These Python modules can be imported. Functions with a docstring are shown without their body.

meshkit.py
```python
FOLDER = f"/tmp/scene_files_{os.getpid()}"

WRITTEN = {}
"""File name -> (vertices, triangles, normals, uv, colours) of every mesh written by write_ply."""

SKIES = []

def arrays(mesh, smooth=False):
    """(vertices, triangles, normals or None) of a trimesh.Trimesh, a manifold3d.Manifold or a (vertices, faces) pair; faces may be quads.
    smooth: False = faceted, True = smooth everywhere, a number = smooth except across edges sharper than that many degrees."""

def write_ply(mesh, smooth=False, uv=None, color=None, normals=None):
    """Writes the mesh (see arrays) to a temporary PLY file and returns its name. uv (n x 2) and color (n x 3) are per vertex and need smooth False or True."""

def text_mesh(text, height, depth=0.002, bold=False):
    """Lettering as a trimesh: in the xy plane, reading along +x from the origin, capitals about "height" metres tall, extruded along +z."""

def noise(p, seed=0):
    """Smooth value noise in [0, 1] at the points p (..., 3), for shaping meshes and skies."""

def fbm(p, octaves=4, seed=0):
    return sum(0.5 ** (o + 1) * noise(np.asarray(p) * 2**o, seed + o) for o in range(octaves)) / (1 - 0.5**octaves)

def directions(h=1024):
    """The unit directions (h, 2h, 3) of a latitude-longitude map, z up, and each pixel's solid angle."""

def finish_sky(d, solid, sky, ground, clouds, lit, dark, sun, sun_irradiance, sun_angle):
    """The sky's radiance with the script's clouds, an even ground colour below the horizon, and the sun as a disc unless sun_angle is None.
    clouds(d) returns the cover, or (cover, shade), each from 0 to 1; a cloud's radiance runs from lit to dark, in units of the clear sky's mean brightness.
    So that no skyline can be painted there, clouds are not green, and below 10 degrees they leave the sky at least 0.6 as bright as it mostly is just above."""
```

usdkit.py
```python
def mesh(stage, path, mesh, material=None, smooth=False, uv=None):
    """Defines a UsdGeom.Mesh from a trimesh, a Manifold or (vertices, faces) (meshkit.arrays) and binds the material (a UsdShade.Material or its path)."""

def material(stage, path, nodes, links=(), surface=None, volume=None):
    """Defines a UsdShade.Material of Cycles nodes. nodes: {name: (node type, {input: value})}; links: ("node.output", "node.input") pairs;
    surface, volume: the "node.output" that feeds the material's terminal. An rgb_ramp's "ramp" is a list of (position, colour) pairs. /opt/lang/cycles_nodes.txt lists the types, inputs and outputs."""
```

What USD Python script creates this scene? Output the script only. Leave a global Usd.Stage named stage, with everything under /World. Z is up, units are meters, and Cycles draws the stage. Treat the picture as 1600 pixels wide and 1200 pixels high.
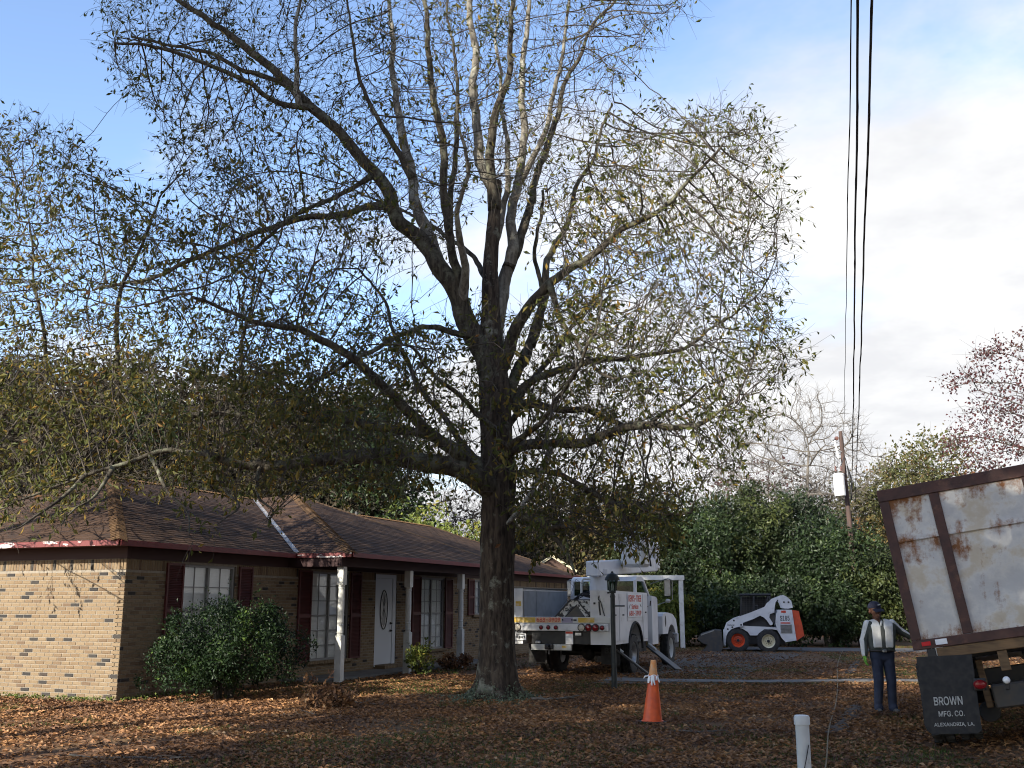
import math, random
import numpy as np, trimesh, usdkit, meshkit
import manifold3d as m3
from scipy.spatial import cKDTree, ConvexHull
from shapely.geometry import Polygon, box as sbox
from pxr import Usd, UsdGeom, UsdLux, UsdShade, Gf, Sdf, Vt

stage = Usd.Stage.CreateInMemory()
UsdGeom.Xform.Define(stage, '/World')
# ---------------------------------------------------------------- camera, sky, sun, exposure
F, EYE, PITCH = 1619.0, 1.75, math.radians(12.03)
cam = UsdGeom.Camera.Define(stage, '/World/camera')
cam.CreateHorizontalApertureAttr(36.0); cam.CreateFocalLengthAttr(36.0 * F / 1600)
cam.AddTransformOp().Set(Gf.Matrix4d(1, 0, 0, 0, 0, -math.sin(PITCH), math.cos(PITCH), 0, 0, -math.cos(PITCH), -math.sin(PITCH), 0, 0, 0, EYE, 1))
cam.CreateExposureAttr(1.56)
SUN_AZ, SUN_EL = math.radians(219), math.radians(28)
SKY = 0.07
sun = UsdLux.DistantLight.Define(stage, '/World/sun')
sun.CreateIntensityAttr(1.0); sun.CreateAngleAttr(0.5); sun.CreateColorAttr(Gf.Vec3f(1, .93, .8))
sun.CreateNormalizeAttr(True)
_z = np.array([math.sin(SUN_AZ) * math.cos(SUN_EL), math.cos(SUN_AZ) * math.cos(SUN_EL), math.sin(SUN_EL)])
_x = np.cross([0, 0, 1], _z); _x /= np.linalg.norm(_x); _y = np.cross(_z, _x)
sun.AddTransformOp().Set(Gf.Matrix4d(*_x, 0, *_y, 0, *_z, 0, 0, 0, 0, 1))

def mat(name, nodes, links, surface='p.BSDF'):
    return usdkit.material(stage, '/World/Looks/' + name, nodes, links, surface=surface)

# the sky: physical sky, broken cloud that thickens to the right and towards the horizon
skym = usdkit.material(stage, '/World/Looks/sky_look', {
    's': ('sky_texture', {'sky_type': 'single_scattering', 'sun_disc': False, 'sun_elevation': SUN_EL, 'sun_rotation': SUN_AZ, 'ozone_density': 2.0, 'aerosol_density': 0.6}),
    'hs': ('hsv', {'hue': .504, 'saturation': 1.0, 'value': 1.66}),
    'tc': ('texture_coordinate', {}),
    'sep': ('separate_xyz', {}),
    'zc': ('math', {'math_type': 'maximum', 'value2': 0.03}),
    'zd': ('math', {'math_type': 'add', 'value2': 0.18}),
    'ux': ('math', {'math_type': 'divide'}), 'uy': ('math', {'math_type': 'divide'}),
    'uv': ('combine_xyz', {'z': 7.9}),
    'n1': ('noise_texture', {'scale': 0.85, 'detail': 9, 'roughness': 0.55, 'distortion': 0.25}),
    'n2': ('noise_texture', {'scale': 2.6, 'detail': 8, 'roughness': 0.6}),
    'm1': ('math', {'math_type': 'multiply', 'value2': 3.4}),
    'lx': ('math', {'math_type': 'multiply', 'value2': 1.2}),
    'lz': ('math', {'math_type': 'multiply', 'value2': -2.15}),
    'a1': ('math', {'math_type': 'add'}), 'a2': ('math', {'math_type': 'add'}), 'a3': ('math', {'math_type': 'add', 'value2': -0.78}),
    'cov': ('map_range', {'range_type': 'smoothstep', 'from_min': -0.05, 'from_max': 0.55, 'clamp': True}),
    'shade': ('rgb_ramp', {'ramp': [(0, (3.9, 4.0, 4.2)), (0.40, (4.3, 4.35, 4.5)), (0.52, (4.8, 4.83, 4.9)), (0.64, (5.3, 5.3, 5.35)), (1, (5.6, 5.6, 5.6))]}),
    'mix': ('mix_color', {'use_clamp': False}),
    'b': ('background_shader', {'strength': SKY})},
    [('s.color', 'hs.color'), ('tc.generated', 'sep.vector'), ('sep.z', 'zc.value1'), ('zc.value', 'zd.value1'), ('sep.x', 'ux.value1'), ('zd.value', 'ux.value2'),
     ('sep.y', 'uy.value1'), ('zd.value', 'uy.value2'), ('ux.value', 'uv.x'), ('uy.value', 'uv.y'), ('uv.vector', 'n1.vector'), ('uv.vector', 'n2.vector'),
     ('n1.fac', 'm1.value1'), ('sep.x', 'lx.value1'), ('sep.z', 'lz.value1'), ('lx.value', 'a1.value1'), ('lz.value', 'a1.value2'), ('a1.value', 'a2.value1'), ('m1.value', 'a2.value2'),
     ('a2.value', 'a3.value1'), ('a3.value', 'cov.value'), ('n2.fac', 'shade.fac'), ('hs.color', 'mix.a'), ('shade.color', 'mix.b'), ('cov.result', 'mix.fac'), ('mix.result', 'b.color')], surface='b.background')
sky = UsdLux.DomeLight.Define(stage, '/World/sky')
UsdShade.MaterialBindingAPI.Apply(sky.GetPrim()).Bind(skym)

# ---------------------------------------------------------------- helpers
_used = {}
def fresh(parent, name):
    n = _used.get((parent, name), 0); _used[(parent, name)] = n + 1
    return f'{parent}/{name}' if n == 0 else f'{parent}/{name}_{n:03d}'

def tag(path, label=None, cat=None, group=None, kind=None):
    p = stage.GetPrimAtPath(path)
    for k, v in (('label', label), ('category', cat), ('group', group), ('kind', kind)):
        if v: p.SetCustomDataByKey(k, v)
    return path

def frame(loc=(0, 0, 0), rz=0.0):
    """Matrix of a thing at loc whose local y points rz (clockwise from +y) and z up."""
    c, s = math.cos(rz), math.sin(rz); M = np.eye(4)
    M[:3, 0] = (c, -s, 0); M[:3, 1] = (s, c, 0); M[:3, 3] = loc
    return M

def thing(name, label, cat, M=None, group=None):
    path = fresh('/World', name); x = UsdGeom.Xform.Define(stage, path)
    if M is not None: x.AddTransformOp().Set(Gf.Matrix4d(*np.asarray(M, float).T.ravel()))
    return tag(path, label, cat, group)

def obj(name, mesh, m, parent='/World', smooth=False, tint=None, **kw):
    path = fresh(parent, name)
    p = usdkit.mesh(stage, path, mesh, m, smooth=smooth)
    if tint is not None:
        n = len(p.GetPointsAttr().Get())
        UsdGeom.PrimvarsAPI(p).CreatePrimvar('tint', Sdf.ValueTypeNames.FloatArray, 'vertex').Set(Vt.FloatArray.FromNumpy(np.broadcast_to(np.asarray(tint, np.float32), (n,)).copy()))
    return tag(path, **kw) if kw else path

def unit(v):
    v = np.asarray(v, float); return v / (np.linalg.norm(v, axis=-1, keepdims=True) + 1e-12)

class MB:
    """Collects shapes into one mesh."""
    def __init__(s): s.v, s.f, s.t, s.n = [], [], [], 0
    def add(s, v, f, tint=0.0):
        v = np.asarray(v, float); f = np.asarray(f, int)
        if f.shape[1] == 4: f = np.vstack([f[:, [0, 1, 2]], f[:, [0, 2, 3]]])
        s.v.append(v); s.f.append(f + s.n); s.t.append(np.full(len(v), tint)); s.n += len(v); return s
    def mesh(s, m, M=None):
        v = np.asarray(m.vertices, float)
        if M is not None: v = v @ np.asarray(M)[:3, :3].T + np.asarray(M)[:3, 3]
        return s.add(v, m.faces)
    def box(s, c, size, bev=0.0, R=None, tint=0.0):
        h = np.asarray(size, float) / 2; sg = np.array([(i, j, k) for i in (-1, 1) for j in (-1, 1) for k in (-1, 1)], float)
        if bev <= 0:
            v = sg * h; f = [(0, 1, 3, 2), (4, 6, 7, 5), (0, 4, 5, 1), (2, 3, 7, 6), (0, 2, 6, 4), (1, 5, 7, 3)]
            f = np.vstack([np.array(f)[:, [0, 1, 2]], np.array(f)[:, [0, 2, 3]]])
        else:
            b = min(bev, h.min() * .9); v = np.vstack([sg * (h - np.where(np.arange(3) == k, 0, b)) for k in range(3)])
            hl = ConvexHull(v); f = fixhull(v, hl)
        if R is not None: v = v @ np.asarray(R).T
        return s.add(v + np.asarray(c, float), f, tint)
    def span(s, lo, hi, bev=0.0, tint=0.0):
        lo, hi = np.asarray(lo, float), np.asarray(hi, float)
        return s.box((lo + hi) / 2, np.abs(hi - lo), bev, tint=tint)
    def hull(s, pts):
        pts = np.asarray(pts, float); hl = ConvexHull(pts); return s.add(pts, fixhull(pts, hl))
    def bar(s, p, q, w, h, up=(0, 0, 1), bev=0.0):
        p, q = np.asarray(p, float), np.asarray(q, float); d = unit(q - p); up = np.asarray(up, float)
        if abs(d @ up) > .98: up = np.array([0, 1., 0])
        x = unit(np.cross(d, up)); z = np.cross(x, d)
        return s.box((p + q) / 2, (w, np.linalg.norm(q - p), h), bev, R=np.stack([x, d, z], 1))
    def tube(s, pts, r, sides=6, cap=True, tint=0.0):
        v, f = tube(pts, r, sides, cap); return s.add(v, f, tint)
    def cyl(s, p, q, r, sides=16, r2=None):
        return s.tube([p, q], [r, r if r2 is None else r2], sides)
    def lathe(s, prof, o=(0, 0, 0), axis=(0, 0, 1), sides=20):
        """prof: (radius, height) pairs along the axis."""
        a = unit(axis); x = unit(np.cross(a, (0, 1, 0) if abs(a[1]) < .9 else (1, 0, 0))); y = np.cross(a, x); o = np.asarray(o, float)
        ang = np.arange(sides) * 2 * np.pi / sides; P = np.array(prof, float)
        v = o + P[:, 1][:, None, None] * a + P[:, 0][:, None, None] * (np.cos(ang)[None, :, None] * x + np.sin(ang)[None, :, None] * y)
        return s.add(v.reshape(-1, 3), gridfaces(len(P), sides))
    def prism(s, poly, o, ex, ey, depth):
        """A 2D outline in the plane (ex, ey) at o, thickened by depth along ex x ey."""
        P = poly if hasattr(poly, 'exterior') else Polygon(poly)
        m = trimesh.creation.extrude_polygon(P, abs(depth), engine='earcut'); ex, ey = unit(ex), unit(ey); n = np.cross(ex, ey)
        v = np.asarray(m.vertices); off = 0 if depth > 0 else depth
        return s.add(np.asarray(o, float) + v[:, :1] * ex + v[:, 1:2] * ey + (v[:, 2:] + off) * n, m.faces)
    def arr(s): return np.vstack(s.v), np.vstack(s.f)
    def build(s, name, m, parent='/World', smooth=False, tint=False, **kw):
        return obj(name, s.arr(), m, parent, smooth, tint if isinstance(tint, np.ndarray) else np.concatenate(s.t) if tint else None, **kw)

def fixhull(v, hl):
    f = hl.simplices.copy(); c = v[np.unique(f)].mean(0)
    n = np.cross(v[f[:, 1]] - v[f[:, 0]], v[f[:, 2]] - v[f[:, 0]])
    bad = (n * (v[f[:, 0]] - c)).sum(1) < 0; f[bad] = f[bad][:, ::-1]; return f

def gridfaces(n, m):
    i, j = np.meshgrid(np.arange(n - 1), np.arange(m), indexing='ij')
    q = np.stack([i * m + j, i * m + (j + 1) % m, (i + 1) * m + (j + 1) % m, (i + 1) * m + j], -1).reshape(-1, 4)
    return np.vstack([q[:, [0, 1, 2]], q[:, [0, 2, 3]]])

def tube(pts, r, sides=6, cap=True):
    p = np.asarray(pts, float); n = len(p); r = np.broadcast_to(np.asarray(r, float), (n,))
    t = unit(np.gradient(p, axis=0)); a = np.cross(t[0], (0, 0, 1) if abs(t[0][2]) < .9 else (1, 0, 0)); A = np.empty_like(p)
    for i in range(n):
        a = a - (a @ t[i]) * t[i]; a = a / (np.linalg.norm(a) + 1e-12); A[i] = a
    B = np.cross(t, A); ang = np.arange(sides) * 2 * np.pi / sides
    v = (p[:, None] + r[:, None, None] * (np.cos(ang)[None, :, None] * A[:, None] + np.sin(ang)[None, :, None] * B[:, None])).reshape(-1, 3)
    f = gridfaces(n, sides)
    if cap:
        k = np.arange(1, sides - 1)
        f = np.vstack([f, np.stack([0 * k, k + 1, k], 1), np.stack([0 * k, k, k + 1], 1) + (n - 1) * sides])
    return v, f

def spline(pts, n):
    """Catmull-Rom through the rows of pts, n samples a segment."""
    P = np.asarray(pts, float); P = np.vstack([2 * P[0] - P[1], P, 2 * P[-1] - P[-2]]); out = []
    for i in range(1, len(P) - 2):
        t = np.linspace(0, 1, n, endpoint=False)[:, None]
        a, b, c, d = P[i - 1], P[i], P[i + 1], P[i + 2]
        out.append(.5 * (2 * b + (c - a) * t + (2 * a - 5 * b + 4 * c - d) * t ** 2 + (3 * b - a - 3 * c + d) * t ** 3))
    return np.vstack(out + [P[-2:-1]])

def at(u, v, Y):
    """World point seen at photo pixel (u, v) at the distance Y; arrays allowed."""
    x, y = (np.asarray(u, float) - 800) / F, (600 - np.asarray(v, float)) / F
    k = np.asarray(Y, float) / (math.cos(PITCH) - y * math.sin(PITCH))
    return np.stack(np.broadcast_arrays(x * k, np.asarray(Y, float), EYE + (math.sin(PITCH) + y * math.cos(PITCH)) * k), -1)

def leafmesh(P, D, N, L, W, fold=.25):
    """Leaves: base P, direction D, normal N, length L, width W: two folded triangles each."""
    D = unit(D); N = unit(N - (N * D).sum(1, keepdims=True) * D); S = np.cross(D, N); L, W = np.asarray(L)[:, None], np.asarray(W)[:, None]
    m = P + D * L * .58
    v = np.stack([P, m + S * W / 2 + N * W * fold, P + D * L - N * L * .06, m - S * W / 2 + N * W * fold], 1).reshape(-1, 3)
    b = np.arange(len(P))[:, None] * 4
    return v, np.vstack([b + [0, 1, 2], b + [0, 2, 3]])

# ---------------------------------------------------------------- materials
def plain(name, c, rough=.6, metal=0.0, c2=None, scale=6.0, lo=.4, hi=.65, bump=0.0, bscale=40.0, spec=.5, detail=5, coord='geometry.position', dirt=None, dscale=1.5, dlo=.55, dhi=.75, stretch=(1, 1, 1), coat=0.0):
    n = {'p': ('principled_bsdf', {'base_color': c, 'roughness': rough, 'metallic': metal, 'specular_ior_level': spec, 'coat_weight': coat}), 'geometry': ('geometry', {}), 'tc': ('texture_coordinate', {})}
    l = []; src = 'geometry.position' if coord == 'geometry.position' else 'tc.object'
    if stretch != (1, 1, 1): n['mp'] = ('mapping', {'scale': stretch}); l.append((src, 'mp.vector')); src = 'mp.vector'
    last = None
    if c2 is not None:
        n['n'] = ('noise_texture', {'scale': scale, 'detail': detail, 'roughness': .6}); l.append((src, 'n.vector'))
        n['r'] = ('rgb_ramp', {'ramp': [(0, c), (lo, c), (hi, c2), (1, c2)]}); l += [('n.fac', 'r.fac')]; last = 'r.color'
    if dirt is not None:
        n['dn'] = ('noise_texture', {'scale': dscale, 'detail': 8, 'roughness': .68}); l.append((src, 'dn.vector'))
        n['dm'] = ('map_range', {'from_min': dlo, 'from_max': dhi, 'clamp': True}); l.append(('dn.fac', 'dm.value'))
        n['dx'] = ('mix_color', {'a': c, 'b': dirt}); l.append(('dm.result', 'dx.fac'))
        if last: l.append((last, 'dx.a'))
        last = 'dx.result'
    if last: l.append((last, 'p.base_color'))
    if bump:
        n['bn'] = ('noise_texture', {'scale': bscale, 'detail': 4}); n['b'] = ('bump', {'strength': bump, 'distance': .01}); l += [(src, 'bn.vector'), ('bn.fac', 'b.height'), ('b.normal', 'p.normal')]
    return mat(name, n, l)

def tinted(name, ramp, rough=.7, noise=.0, nscale=60, spec=.3, bump=0, translucent=None):
    """Colour from the primvar tint through a ramp, varied by a little noise; translucent: share of light let through."""
    n = {'a': ('attribute', {'attribute': 'tint'}), 'r': ('rgb_ramp', {'ramp': ramp}), 'p': ('principled_bsdf', {'roughness': rough, 'specular_ior_level': spec}), 'geometry': ('geometry', {})}
    l = [('a.fac', 'r.fac')]; last = 'r.color'
    if noise:
        n['n'] = ('noise_texture', {'scale': nscale, 'detail': 4}); n['m'] = ('map_range', {'to_min': 1 - noise, 'to_max': 1 + noise}); n['c'] = ('mix_color', {'blend_type': 'multiply', 'fac': 1.0, 'use_clamp': False}); n['cc'] = ('combine_xyz', {})
        l += [('geometry.position', 'n.vector'), ('n.fac', 'm.value'), ('m.result', 'cc.x'), ('m.result', 'cc.y'), ('m.result', 'cc.z'), ('r.color', 'c.a'), ('cc.vector', 'c.b')]; last = 'c.result'
        if bump: n['b'] = ('bump', {'strength': bump, 'distance': .01}); l += [('n.fac', 'b.height'), ('b.normal', 'p.normal')]
    l.append((last, 'p.base_color')); out = 'p.BSDF'
    if translucent:
        n['t'] = ('translucent_bsdf', {}); n['mx'] = ('mix_closure', {'fac': translucent}); l += [(last, 't.color'), ('p.BSDF', 'mx.closure1'), ('t.BSDF', 'mx.closure2')]; out = 'mx.closure'
    return mat(name, n, l, out)

K = {}
K['white_paint'] = plain('white_paint', (.60, .60, .57), .45, c2=(.48, .48, .45), scale=2.5, dirt=(.32, .29, .25), dscale=5, dlo=.6, dhi=.85)
K['truck_white'] = plain('truck_white', (.66, .66, .66), .4, c2=(.55, .55, .555), scale=1.6, dirt=(.33, .30, .27), dscale=3.2, dlo=.58, dhi=.85, spec=.5)
K['truck_grey'] = plain('truck_grey', (.22, .23, .24), .6, c2=(.16, .165, .17), scale=3)
K['black_metal'] = plain('black_metal', (.018, .018, .02), .55, c2=(.03, .027, .025), scale=8)
K['rubber'] = plain('rubber', (.018, .018, .018), .85, c2=(.035, .032, .03), scale=12)
K['dark_steel'] = plain('dark_steel', (.05, .052, .055), .5, .3, c2=(.08, .07, .06), scale=9)
K['steel'] = plain('steel', (.42, .42, .42), .4, .7, c2=(.3, .29, .27), scale=8)
K['red_lens'] = plain('red_lens', (.20, .008, .012), .15, spec=.6, coat=.5)
K['amber_lens'] = plain('amber_lens', (.6, .55, .45), .2, spec=.6)
K['red_print'] = plain('red_print', (.55, .06, .03), .6)
K['black_print'] = plain('black_print', (.02, .02, .02), .6)
K['yellow_print'] = plain('yellow_print', (.62, .40, .05), .6, c2=(.72, .6, .4), scale=7, lo=.45, hi=.7)
K['purple_print'] = plain('purple_print', (.30, .26, .36), .5)
K['white_print'] = plain('white_print', (.75, .75, .75), .5)
K['flap_print'] = plain('flap_print', (.40, .40, .38), .7, c2=(.12, .12, .12), scale=30, lo=.5, hi=.7)
K['orange_paint'] = plain('orange_paint', (.60, .075, .02), .45, c2=(.5, .06, .02), scale=6)
K['cream_paint'] = plain('cream_paint', (.66, .60, .42), .45)
K['fascia_red'] = plain('fascia_red', (.15, .022, .025), .55, c2=(.11, .016, .02), scale=4)
K['fascia_peel'] = plain('fascia_peel', (.125, .019, .019), .6, c2=(.65, .6, .58), scale=3.2, lo=.555, hi=.60, detail=8, stretch=(.7, .7, 3))
K['shutter_red'] = plain('shutter_red', (.085, .018, .017), .6, c2=(.06, .013, .013), scale=5)
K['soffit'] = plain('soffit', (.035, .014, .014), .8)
K['mortar'] = plain('mortar', (.235, .205, .165), .95, c2=(.18, .155, .125), scale=14, bump=.3)
K['brick_look'] = tinted('brick_look', [(0, (.170, .122, .074)), (.3, (.192, .142, .090)), (.55, (.160, .112, .068)), (.72, (.125, .085, .054)), (.8, (.11, .074, .05)), (.86, (.032, .03, .029)), (1, (.045, .04, .036))], .9, noise=.28, nscale=45, spec=.2, bump=.4)
K['shingle_look'] = tinted('shingle_look', [(0, (.040, .027, .022)), (.5, (.058, .036, .026)), (1, (.075, .045, .030))], .95, noise=.35, nscale=70, spec=.15, bump=.5)
K['ridge_look'] = tinted('ridge_look', [(0, (.085, .05, .028)), (1, (.115, .07, .036))], .95, noise=.35, nscale=60, spec=.15, bump=.5)
K['flashing'] = plain('flashing', (.26, .27, .28), .55, .3, c2=(.14, .10, .07), scale=5)
K['concrete'] = plain('concrete', (.15, .142, .13), .9, c2=(.10, .092, .08), scale=5, dirt=(.09, .062, .04), dscale=3, dlo=.45, dhi=.75, bump=.25)
K['window_grey'] = plain('window_grey', (.20, .20, .20), .5)
K['blind'] = plain('blind', (.80, .80, .80), .7)
K['curtain'] = plain('curtain', (.45, .44, .42), .8)
K['dark_room'] = plain('dark_room', (.03, .03, .032), .9)
K['door_white'] = plain('door_white', (.50, .52, .55), .45)
def panemat(name, c, base=.03):
    return mat(name, {'t': ('transparent_bsdf', {'color': c}), 'g': ('glossy_bsdf', {'roughness': .025}), 'w': ('layer_weight', {'blend': .5}), 'pw': ('math', {'math_type': 'power', 'value2': 4.0}), 'ad': ('math', {'math_type': 'multiply_add', 'value2': .75, 'value3': base}), 'm': ('mix_closure', {})},
        [('w.facing', 'pw.value1'), ('pw.value', 'ad.value1'), ('ad.value', 'm.fac'), ('t.BSDF', 'm.closure1'), ('g.BSDF', 'm.closure2')], 'm.closure')
K['glass'] = panemat('glass', (.95, .96, .96))
K['rust_frame'] = plain('rust_frame', (.085, .040, .030), .8, c2=(.055, .030, .024), scale=7, dirt=(.16, .075, .045), dscale=6, dlo=.55, dhi=.75, bump=.3)
K['wood_frame'] = plain('wood_frame', (.17, .105, .05), .85, c2=(.10, .06, .03), scale=5, stretch=(1, 1, 6), bump=.2)
K['galv_panel'] = mat('galv_panel', {'geometry': ('geometry', {}), 'p': ('principled_bsdf', {'roughness': .6, 'specular_ior_level': .3}), 'attr': ('attribute', {'attribute': 'tint'}),
    'n1': ('noise_texture', {'scale': 2.2, 'detail': 8, 'roughness': .65}), 'r1': ('rgb_ramp', {'ramp': [(0, (.42, .41, .39)), (.42, (.50, .485, .455)), (.52, (.60, .575, .52)), (.60, (.54, .47, .36)), (1, (.40, .31, .21))]}),
    'mp': ('mapping', {'scale': (7, 7, .9)}), 'n2': ('noise_texture', {'scale': 1, 'detail': 6, 'roughness': .6}), 'n3': ('noise_texture', {'scale': 2.6, 'detail': 10, 'roughness': .72}),
    's1': ('math', {'math_type': 'multiply', 'value2': .42}), 's2': ('math', {'math_type': 'multiply_add', 'value2': .75}), 's3': ('math', {'math_type': 'multiply_add', 'value2': .14}), 'mm': ('map_range', {'from_min': .685, 'from_max': .79, 'clamp': True}),
    'rr': ('rgb_ramp', {'ramp': [(0, (.30, .15, .05)), (.5, (.24, .10, .035)), (1, (.13, .055, .025))]}), 'x': ('mix_color', {}), 'n4': ('noise_texture', {'scale': 5, 'detail': 5}), 'b': ('bump', {'strength': .3, 'distance': .03})},
    [('geometry.position', 'n1.vector'), ('geometry.position', 'mp.vector'), ('mp.vector', 'n2.vector'), ('geometry.position', 'n3.vector'), ('n1.fac', 'r1.fac'), ('n2.fac', 's1.value1'), ('n3.fac', 's2.value1'), ('s1.value', 's2.value3'), ('attr.fac', 's3.value1'), ('s2.value', 's3.value3'), ('s3.value', 'mm.value'), ('n3.fac', 'rr.fac'),
     ('mm.result', 'x.fac'), ('r1.color', 'x.a'), ('rr.color', 'x.b'), ('x.result', 'p.base_color'), ('geometry.position', 'n4.vector'), ('n4.fac', 'b.height'), ('b.normal', 'p.normal')])
K['reflector_white'] = plain('reflector_white', (.8, .8, .8), .3)
K['reflector_red'] = plain('reflector_red', (.55, .012, .02), .3)
K['pvc'] = plain('pvc', (.62, .64, .64), .4, c2=(.5, .52, .52), scale=3, dirt=(.3, .29, .26), dscale=7, dlo=.58, dhi=.85)
K['cone_orange'] = plain('cone_orange', (.72, .105, .018), .5, c2=(.52, .07, .02), scale=6, dirt=(.16, .07, .04), dscale=9, dlo=.58, dhi=.8)
K['cone_top'] = plain('cone_top', (.62, .25, .07), .55, c2=(.55, .33, .18), scale=20)
K['rope'] = plain('rope', (.19, .14, .08), .9)
K['wire'] = plain('wire', (.02, .02, .022), .6)
K['pole_wood'] = plain('pole_wood', (.075, .045, .036), .9, c2=(.045, .031, .027), scale=3, stretch=(6, 6, .6), bump=.4, bscale=20)
K['transformer'] = plain('transformer', (.62, .63, .63), .45, c2=(.5, .5, .5), scale=4)
K['ceramic'] = plain('ceramic', (.12, .06, .05), .3)
K['lamp_green'] = plain('lamp_green', (.022, .028, .028), .5, c2=(.035, .04, .038), scale=12)
K['skin'] = plain('skin', (.15, .07, .045), .55, c2=(.085, .036, .022), scale=20)
K['denim'] = plain('denim', (.020, .028, .055), .9, c2=(.03, .04, .075), scale=9)
K['cap_navy'] = plain('cap_navy', (.010, .012, .03), .85)
K['jacket_white'] = plain('jacket_white', (.70, .71, .70), .8, c2=(.6, .61, .6), scale=10)
K['jacket_dark'] = plain('jacket_dark', (.05, .062, .055), .85, c2=(.075, .085, .08), scale=12)
K['shirt_dark'] = plain('shirt_dark', (.085, .09, .085), .85, c2=(.04, .05, .045), scale=40, stretch=(3, 1, .2))
K['glove_green'] = plain('glove_green', (.16, .38, .05), .8)
K['leather'] = plain('leather', (.02, .017, .015), .5)
K['shoe'] = plain('shoe', (.09, .085, .08), .8)
K['soil'] = plain('soil', (.06, .044, .033), .95, c2=(.11, .078, .053), scale=9, bump=.6)
K['asphalt'] = plain('asphalt', (.12, .115, .11), .9, c2=(.085, .08, .075), scale=4, dirt=(.09, .07, .05), dscale=2, bump=.2)

def barkmat(name, dark, light, lichen, lo=.52, hi=.68, sc=7.0, fur=.7):
    return mat(name, {'geometry': ('geometry', {}), 'mp': ('mapping', {'scale': (1, 1, .22)}), 'p': ('principled_bsdf', {'roughness': .92, 'specular_ior_level': .2}),
        'n': ('noise_texture', {'scale': sc * 2.2, 'detail': 8, 'roughness': .62}), 'r': ('rgb_ramp', {'ramp': [(0, dark), (.38, dark), (.62, light), (1, light)]}),
        'ln': ('noise_texture', {'scale': sc * .45, 'detail': 9, 'roughness': .72}), 'lm': ('map_range', {'from_min': lo, 'from_max': hi, 'clamp': True}), 'x': ('mix_color', {'b': lichen}), 'b': ('bump', {'strength': fur, 'distance': .025})},
        [('geometry.position', 'mp.vector'), ('mp.vector', 'n.vector'), ('n.fac', 'r.fac'), ('geometry.position', 'ln.vector'), ('ln.fac', 'lm.value'), ('lm.result', 'x.fac'), ('r.color', 'x.a'), ('x.result', 'p.base_color'), ('n.fac', 'b.height'), ('b.normal', 'p.normal')])
K['oak_bark'] = barkmat('oak_bark', (.022, .017, .014), (.085, .066, .050), (.20, .205, .165), .545, .66)
K['limb_bark'] = barkmat('limb_bark', (.028, .023, .018), (.085, .074, .056), (.15, .155, .11), .50, .66)
K['pale_bark'] = barkmat('pale_bark', (.09, .08, .065), (.22, .20, .165), (.30, .30, .25), .50, .66)
K['twig_bark'] = plain('twig_bark', (.055, .047, .040), .95, c2=(.085, .074, .06), scale=4, spec=.15)
K['far_bark'] = plain('far_bark', (.075, .064, .054), .95, c2=(.045, .038, .033), scale=2, spec=.15)
K['bare_bark'] = plain('bare_bark', (.13, .115, .098), .9, c2=(.08, .07, .06), scale=2)
K['oak_leaf'] = tinted('oak_leaf', [(0, (.042, .052, .015)), (.35, (.075, .086, .023)), (.56, (.12, .108, .028)), (.74, (.20, .148, .032)), (.87, (.25, .145, .028)), (1, (.14, .065, .026))], .62, spec=.2, translucent=.32)
K['litter_leaf'] = tinted('litter_leaf', [(0, (.080, .046, .030)), (.3, (.165, .086, .046)), (.6, (.265, .134, .060)), (.88, (.33, .175, .075)), (1, (.38, .25, .14))], .75, spec=.25, translucent=.08)
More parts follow.
